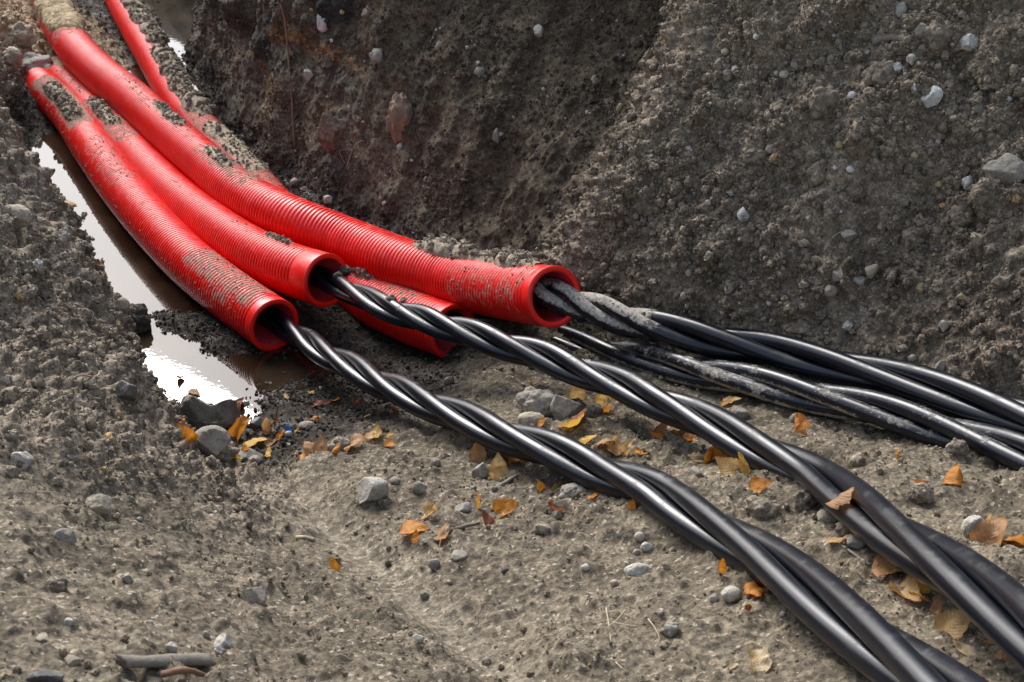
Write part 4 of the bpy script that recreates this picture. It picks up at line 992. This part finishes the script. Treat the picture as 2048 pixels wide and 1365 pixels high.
# --- right of the second bundle, right edge
LF(1796, 1144, 84, 'brown', 'broad wavy tan-brown leaf under the second bundle', R(62), (.2, 0), .7)
LF(1773, 1095, 40, 'orange', 'thin orange sliver standing against the second bundle', R(15), stand=1.2, curl=.3, kind='sliver')
LF(1818, 1200, 84, 'tan', 'folded tan-yellow leaf below the broad wavy one', R(25), (.3, .6), 1.1)
LF(1832, 1214, 50, 'orange', 'orange leaf folded inside the tan-yellow one', R(20), (.3, .3), 1.0, 'narrow', lift=.006)
LF(1846, 1184, 52, 'yellow', 'yellowish leaf wedged against the second bundle', R(15), stand=.8, curl=.9)
LF(1872, 1226, 60, 'brown', 'brown leaf in the shadow below the second bundle', R(40), (.3, 0), .8, 'narrow')
LF(1905, 1268, 68, 'tan', 'round flat orange-tan leaf on the clay below the second bundle', R(15), (.35, 0), .25, 'round')
LF(1908, 957, 42, 'orange', 'orange-tan curled leaf between the second and third bundles', R(80), (.4, 0), .9)
LF(1838, 970, 24, 'orange', 'small orange leaf left of the orange-tan curled one', R(85), (.3, 0), .6)
LF(1792, 915, 18, 'orange', 'tiny upright orange leaf near the third bundle', R(10), (.9, 0), .5)
LF(1984, 1082, 80, 'brown', 'large curled brown leaf right of the pale egg-shaped stone', R(75), (.4, .3), 1.0, 'ovate', lobes=.4)
LF(2026, 1088, 56, 'orange', 'flat orange leaf at the right edge', R(-80), (.3, 0), .6)
LF(1974, 1060, 40, 'tan', 'upright tan leaf leaning on the pale egg-shaped stone', R(10), stand=1.0, curl=.8, kind='narrow')
LF(1997, 1287, 44, 'orange', 'orange sliver half under the second bundle near the right corner', R(40), curl=.5, kind='narrow')
LF(1936, 1307, 70, 'cream', 'long pale dry leaf near the lower right corner', R(75), curl=.3, kind='narrow')
LF(2010, 1310, 36, 'brown', 'dark brown leaf scrap at the right edge below the second bundle', R(60), (.2, 0), .7)

# ================================================================== chips, twigs, roots, plastic
WOOD = {'pale': (.50, .42, .28), 'grey': (.20, .17, .13), 'brown': (.22, .12, .065), 'straw': (.46, .38, .24), 'root': (.36, .30, .21), 'dark': (.10, .085, .065)}
def wood_material(k):
    m = M(k + '_wood'); o = m.obj(); n = m.noise(o, 70, 5, .7); n2 = m.noise(o, 300, 3, .7); c = WOOD[k]
    col = m.mix(m.maprange(n, .3, .7), tuple(x * .7 for x in c), c); b = m.bump(n, .6, .003); b = m.bump(n2, .7, .0015, b)
    return m.fin(col, .85, b)
WM = {k: wood_material(k) for k in WOOD}
def twig(name, pts, wpx, mat, label, cat, lift=.001, taper=.6):
    """a stick, root or straw along spots on the soil"""
    L = [np.array(ground(x, y)[0]) + np.array([0, 0, lift + l]) for x, y, l in pts]
    d = (L[0] - CAM) @ np.array([0, CP, -SP]); r0 = wpx * d / F_PX / 2
    c0 = L[0].copy()
    V, F = stalk_tube([q - c0 for q in L], r0, r0 * taper, 7)
    V = V + (fbm(V + c0, .012, 2, 5)[:, None]) * r0 * .6
    # closed ends
    n = len(V); V = np.vstack([V, V[:7].mean(0), V[-7:].mean(0)])
    Fl = [tuple(f) for f in F] + [(k, (k + 1) % 7, n) for k in range(7)] + [(n - 7 + (k + 1) % 7, n - 7 + k, n + 1) for k in range(7)]
    o = mesh_obj(name, V, Fl, WM[mat]); o.location = c0; tag(o, label, cat); return o
twig('root', [(143, 768, .004), (160, 760, .008), (185, 762, .006), (203, 748, .004)], 4.5, 'root', 'pale winding root sticking out of the left bank', 'root')
twig('root', [(176, 796, .004), (192, 806, .007), (212, 805, .006), (226, 798, .003)], 4.5, 'root', 'second pale root just below the first on the left bank', 'root')
twig('root', [(693, 340, .002), (703, 322, .02), (716, 308, .03), (728, 296, .02)], 3.0, 'root', 'pale bent root hanging at the foot of the cut face', 'root')
twig('root', [(560, 5, .01), (572, 60, .02), (578, 130, .02), (584, 200, .02), (590, 300, .01)], 6, 'brown', 'long brown root hanging straight down the cut face', 'root')
twig('root', [(700, 300, .002), (680, 312, .01), (690, 330, .002)], 1.6, 'root', 'hair-thin root beside the pale bent root', 'root')
twig('twig', [(898, 1066, .003), (925, 1059, .004), (958, 1052, .004)], 12, 'grey', 'grey stub of twig beside the brown-orange leaf in the foreground', 'twig')
twig('twig', [(988, 983, .003), (1012, 972, .006), (1035, 956, .004)], 12, 'grey', 'grey twig stub below the tan yellow leaf', 'twig')
twig('stalk', [(1660, 1083, .002), (1700, 1108, .003), (1740, 1134, .002)], 7, 'grey', 'flat grey plant stalk on the clay left of the second bundle', 'stalk')
twig('stalk', [(1950, 1235, .004), (1968, 1262, .007), (1976, 1290, .005), (1970, 1302, .002)], 4.5, 'brown', 'bent brown stalk right of the round flat leaf', 'stalk')
twig('straw', [(1212, 1222, .004), (1216, 1250, .006), (1222, 1290, .003)], 3.2, 'straw', 'upright straw in the tuft on the foreground clay', 'straw')
twig('straw', [(1250, 1228, .005), (1230, 1250, .004), (1212, 1262, .003)], 3, 'straw', 'slanting straw in the tuft on the foreground clay', 'straw')
twig('straw', [(1225, 1252, .005), (1250, 1256, .004), (1275, 1258, .003)], 2.6, 'straw', 'level straw in the tuft on the foreground clay', 'straw')
twig('straw', [(1296, 1243, .003), (1312, 1270, .006), (1318, 1285, .005), (1308, 1302, .003)], 2.6, 'straw', 'thin bent straw right of the tuft', 'straw')
twig('straw', [(1232, 1330, .003), (1245, 1345, .004)], 3, 'straw', 'short straw below the tuft', 'straw')
twig('wood_chip', [(593, 1077, .001), (610, 1079, .003), (628, 1082, .001)], 9, 'pale', 'pale wood chip beside the light gully', 'chip', taper=.8)
twig('wood_chip', [(1911, 117, .003), (1926, 111, .004), (1943, 105, .003)], 9, 'brown', 'reddish brown wood chip high on the heap', 'chip', taper=.9)
twig('wood_chip', [(2029, 180, .003), (2036, 190, .004), (2044, 204, .003)], 10, 'straw', 'straw-coloured wood chip at the right edge of the heap', 'chip', taper=.9)
twig('straw', [(1663, 480, .003), (1676, 472, .004), (1684, 467, .003)], 3, 'straw', 'short straw in the middle of the heap', 'straw')
twig('twig', [(1540, 205, .002), (1555, 188, .004)], 4, 'dark', 'short dark twig in the upper left of the heap', 'twig')
twig('bark_strip', [(1745, 88, .004), (1780, 80, .006), (1822, 84, .004)], 20, 'grey', 'flat grey strip of bark near the top of the heap', 'bark', taper=.8)
# the broken length of wood at the bottom edge: half round, hollow ended
def broken_wood():
    a, b_ = np.array(ground(248, 1342)[0]), np.array(ground(418, 1336)[0]); mid = (a + b_) / 2
    t = (b_ - a); Ln = np.linalg.norm(t); t /= Ln; up = np.array([0, 0, 1.0]); si = np.cross(t, up); si /= np.linalg.norm(si)
    d = (mid - CAM) @ np.array([0, CP, -SP]); rad = 17 * d / F_PX
    nr, nk = 40, 22; V = []
    for i in range(nr):
        for k in range(nk):
            an = 2 * math.pi * k / nk
            V.append((i / (nr - 1) - .5) * Ln * t + rad * (math.cos(an) * up * (.95 if math.cos(an) > 0 else .6) + math.sin(an) * si * 1.1))
    V = np.array(V); nz = fbm(V * np.array([1, 1, 1]), .02, 4, 77)
    rd = V - np.outer(V @ t, t); V = V + rd * (nz[:, None] * .5)
    V += np.outer(np.where(np.arange(len(V)) < nk, -1, np.where(np.arange(len(V)) >= len(V) - nk, 1, 0)) * np.random.default_rng(4).random(len(V)) * .005, t)
    F = [tuple(f) for f in grid_faces(nr, nk)[:, ::-1]]
    n0 = len(V); V = np.vstack([V, V[:nk].mean(0) + t * .006, V[-nk:].mean(0) - t * .006])
    F += [(k, (k + 1) % nk, n0) for k in range(nk)] + [(n0 - nk + (k + 1) % nk, n0 - nk + k, n0 + 1) for k in range(nk)]
    o = mesh_obj('broken_wood', V, F, WM['grey']); o.location = Vector(mid) + Vector((0, 0, rad * 1.15))
    tag(o, 'grey rounded piece of broken wood lying at the bottom edge', 'wood')
broken_wood()
twig('bark_strip', [(325, 1357, .004), (365, 1352, .006), (408, 1358, .004)], 16, 'brown', 'reddish strip of bark in front of the broken wood', 'bark', taper=.6)
# blue plastic scrap with its crumpled edge
def blue_scrap():
    loc, nor = ground(580, 864); d = (np.array(loc) - CAM) @ np.array([0, CP, -SP]); k = d / F_PX
    V, F, uv, wd = make_leaf(31, 1.1, 'round', .8)
    V = V * 24 * k
    m = M('blue_plastic'); m.fin((.02, .20, .72), .35)
    o = mesh_obj('plastic_scrap', V, F, m.m); o.rotation_euler = (.9, .1, 1.0); o.location = loc + Vector((0, 0, .006))
    tag(o, 'bright blue crumpled scrap of plastic on the mud among leaves', 'plastic scrap')
blue_scrap()
S('pebble', 578, 870, 16, 12, 'round', 'pale', 'pale pebble sitting on the blue plastic scrap', 'pebble', ST_G, .1)

# soil lying on the mouth of the second duct and on its cables: separate clods
def clod_at(px, py, depth, wpx, label, mat='darkclod'):
    c = at_depth(px, py, depth); k = depth / F_PX
    V, F = stone_shape(int(px * 3 + py), 'clod', 4)
    o = mesh_obj('soil_clod', V * np.array([wpx * k / 2, wpx * k / 2, wpx * k * .36]), F, SM[mat]); o.location = tuple(c)
    tag(o, label, 'clod', 'clods lying on the cables')
def on_thing(px, py, wpx, label, mat='darkclod'):
    dg = bpy.context.evaluated_depsgraph_get()
    ok, loc, nor, _, _, _ = scene.ray_cast(dg, Vector(CAM), Vector(ray(px, py)).normalized())
    d = (np.array(loc) - CAM) @ np.array([0, CP, -SP]); clod_at(px, py, d - wpx * .1 * d / F_PX, wpx, label, mat)
on_thing(690, 543, 30, 'black crumbly clod stuck where cables leave the second duct')
on_thing(676, 551, 20, 'small black clod left of the larger one at the mouth of the second duct')
on_thing(782, 596, 24, 'brown clod on the second bundle soon after its duct', 'clod')
on_thing(808, 601, 18, 'small brown clod beside another on the second bundle', 'clod')
on_thing(1298, 634, 15, 'tan clod lying on the highest bundle', 'clod')
on_thing(1287, 627, 10, 'tiny tan clod lying on the highest bundle', 'clod')

# ================================================================== crumbs of soil
def crumb_nodes(name, mat, variants=8, sub=3):
    ng = bpy.data.node_groups.new(name, 'GeometryNodeTree')
    ng.interface.new_socket('Geometry', in_out='INPUT', socket_type='NodeSocketGeometry'); ng.interface.new_socket('Geometry', in_out='OUTPUT', socket_type='NodeSocketGeometry')
    N, Lk = ng.nodes.new, ng.links.new
    gi, go = N('NodeGroupInput'), N('NodeGroupOutput')
    iop = N('GeometryNodeInstanceOnPoints'); g2i = N('GeometryNodeGeometryToInstance')
    for k in range(variants):
        ic = N('GeometryNodeMeshIcoSphere'); ic.inputs['Radius'].default_value = 1.0; ic.inputs['Subdivisions'].default_value = sub
        nz = N('ShaderNodeTexNoise'); nz.noise_dimensions = '4D'; nz.inputs['W'].default_value = k * 3.7; nz.inputs['Scale'].default_value = 1.5; nz.inputs['Detail'].default_value = 5.0; nz.inputs['Roughness'].default_value = .65
        sb = N('ShaderNodeVectorMath'); sb.operation = 'SUBTRACT'; sb.inputs[1].default_value = (.5, .5, .5); Lk(nz.outputs['Color'], sb.inputs[0])
        sc = N('ShaderNodeVectorMath'); sc.operation = 'SCALE'; sc.inputs['Scale'].default_value = 2.9; Lk(sb.outputs[0], sc.inputs[0])
        sp = N('GeometryNodeSetPosition'); Lk(ic.outputs[0], sp.inputs['Geometry']); Lk(sc.outputs[0], sp.inputs['Offset'])
        ss = N('GeometryNodeSetShadeSmooth'); Lk(sp.outputs[0], ss.inputs['Geometry']); ss.inputs['Shade Smooth'].default_value = k % 3 != 0
        sm = N('GeometryNodeSetMaterial'); sm.inputs['Material'].default_value = mat; Lk(ss.outputs[0], sm.inputs['Geometry'])
        Lk(sm.outputs[0], g2i.inputs[0])
    def na(nm, t):
        a = N('GeometryNodeInputNamedAttribute'); a.data_type = t; a.inputs['Name'].default_value = nm; return a.outputs[0]
    Lk(gi.outputs[0], iop.inputs['Points']); Lk(g2i.outputs[0], iop.inputs['Instance']); iop.inputs['Pick Instance'].default_value = True
    Lk(na('pick', 'INT'), iop.inputs['Instance Index']); Lk(na('rot', 'FLOAT_VECTOR'), iop.inputs['Rotation']); Lk(na('scl', 'FLOAT_VECTOR'), iop.inputs['Scale'])
    Lk(iop.outputs[0], go.inputs[0]); return ng
def crumb_material():
    m = M('soil_crumbs'); t = m.attr('tint', 'INSTANCER'); P = m.obj(); W = m.pos(); n = m.noise(W, 240, 4, .7)
    c = m.mix(1.0, t.outputs['Color'], m.ramp(n, [(.25, .68), (.75, 1.3)]), 'MULTIPLY'); b = m.bump(n, .4, .0007)
    return m.fin(c, .93, b)
CRM = crumb_material(); CNG = crumb_nodes('scatter_crumbs', CRM)
def crumbs(name, P, rad, tint, seed):
    r = np.random.default_rng(seed); n = len(P)
    me = bpy.data.meshes.new(name); me.vertices.add(n); me.vertices.foreach_set('co', np.asarray(P, np.float32).ravel())
    def add(nm, typ, key, val):
        a = me.attributes.new(nm, typ, 'POINT'); a.data.foreach_set(key, np.ascontiguousarray(val).ravel())
    add('pick', 'INT', 'value', r.integers(0, 8, n).astype(np.int32))
    add('rot', 'FLOAT_VECTOR', 'vector', r.uniform(0, 6.28, (n, 3)).astype(np.float32))
    add('scl', 'FLOAT_VECTOR', 'vector', (rad[:, None] * r.uniform(.7, 1.15, (n, 3))).astype(np.float32))
    add('tint', 'FLOAT_COLOR', 'color', np.concatenate([tint, np.ones((n, 1))], 1).astype(np.float32))
    o = bpy.data.objects.new(name, me); COL.objects.link(o)
    md = o.modifiers.new('scatter', 'NODES'); md.node_group = CNG
    tag(o, kind='stuff'); return o
def lerp(a, b_, t): return np.array(a) * (1 - t) + np.array(b_) * t
def ground_tint(i, r):
    """soil colour of the zone where each crumb lies, with a few stony ones"""
    k = len(i); t = r.random((k, 1)); g = lambda a: a[i][:, None]
    c = lerp((.145, .114, .073), (.275, .224, .152), t)
    for wgt, a, b_ in ((bank, (.145, .115, .08), (.285, .233, .168)), (heap, (.125, .097, .066), (.26, .208, .147)), (wall, (.036, .027, .017), (.09, .068, .044)),
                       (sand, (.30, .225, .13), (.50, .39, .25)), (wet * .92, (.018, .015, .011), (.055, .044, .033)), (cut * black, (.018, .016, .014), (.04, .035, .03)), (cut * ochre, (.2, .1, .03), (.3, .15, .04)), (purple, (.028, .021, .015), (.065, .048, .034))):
        c = c * (1 - g(wgt)) + lerp(a, b_, t) * g(wgt)
    q = r.random(k); f = 1 - .75 * wet[i]
    st = q < .025 * f; c[st] = lerp((.30, .28, .25), (.52, .49, .43), r.random((st.sum(), 1)))
    st = (q > .992); c[st] = lerp((.30, .15, .08), (.42, .30, .12), r.random((st.sum(), 1)))
    return c
def scatter_soil():
    r = np.random.default_rng(11)
    a = PT[1:, :-1] - PT[:-1, :-1]; b_ = PT[:-1, 1:] - PT[:-1, :-1]
    area = np.linalg.norm(np.cross(a, b_), axis=2)
    full = np.zeros((NR, NC)); full[:-1, :-1] = area
    X, Y, D = to_px(p2)
    vis = ((X > -120) & (X < 2168) & (Y > -120) & (Y < 1500) & (D > .6)).astype(float)
    dens = .6 * bank + .95 * heap + .5 * wall + .10 * fore + .8 * floor_ + .2 * sand
    dens = dens * (1 - .8 * gul) * (.35 + 1.3 * sstep(-.12, .2, fbm(p, .16, 3, 501)))
    wgt = full.ravel() * vis * dens / np.maximum(D, .8) ** 1.6 * (p2[:, 2] > -.045)
    wgt /= wgt.sum()
    n = 120000
    i = r.choice(len(wgt), n, p=wgt)
    rad = .0010 * (1 - r.random(n)) ** (-1 / 2.4); rad = np.minimum(rad, .0125) * np.clip(D[i] / 2.4, .75, 1.3)
    lim = .0105 * (bank + heap)[i] + .0045 * (fore + floor_)[i] + .007 * wall[i] + .006 * sand[i]
    rad = np.minimum(rad, np.maximum(lim, .0015))
    P = p2[i] + no[i] * (rad * r.uniform(-.1, .75, n))[:, None] + r.normal(size=(n, 3)) * .0015
    # none inside the ducts and cables: keep those whose spot is open ground
    crumbs('soil_crumbs', P, rad, ground_tint(i, r), 3)
scatter_soil()
def scatter_on_things():
    r = np.random.default_rng(13); n = len(CRUMB_SPOTS)
    P = np.array([c[0] for c in CRUMB_SPOTS]); Nn = np.array([c[1] for c in CRUMB_SPOTS]); rad = np.array([c[2] for c in CRUMB_SPOTS])
    keep = Nn[:, 2] > .1; P, Nn, rad = P[keep], Nn[keep], rad[keep]
    t = r.random((len(P), 1))
    crumbs('soil_crumbs', P + Nn * rad[:, None] * .4, rad, lerp((.15, .122, .087), (.33, .275, .2), t), 4)
scatter_on_things()
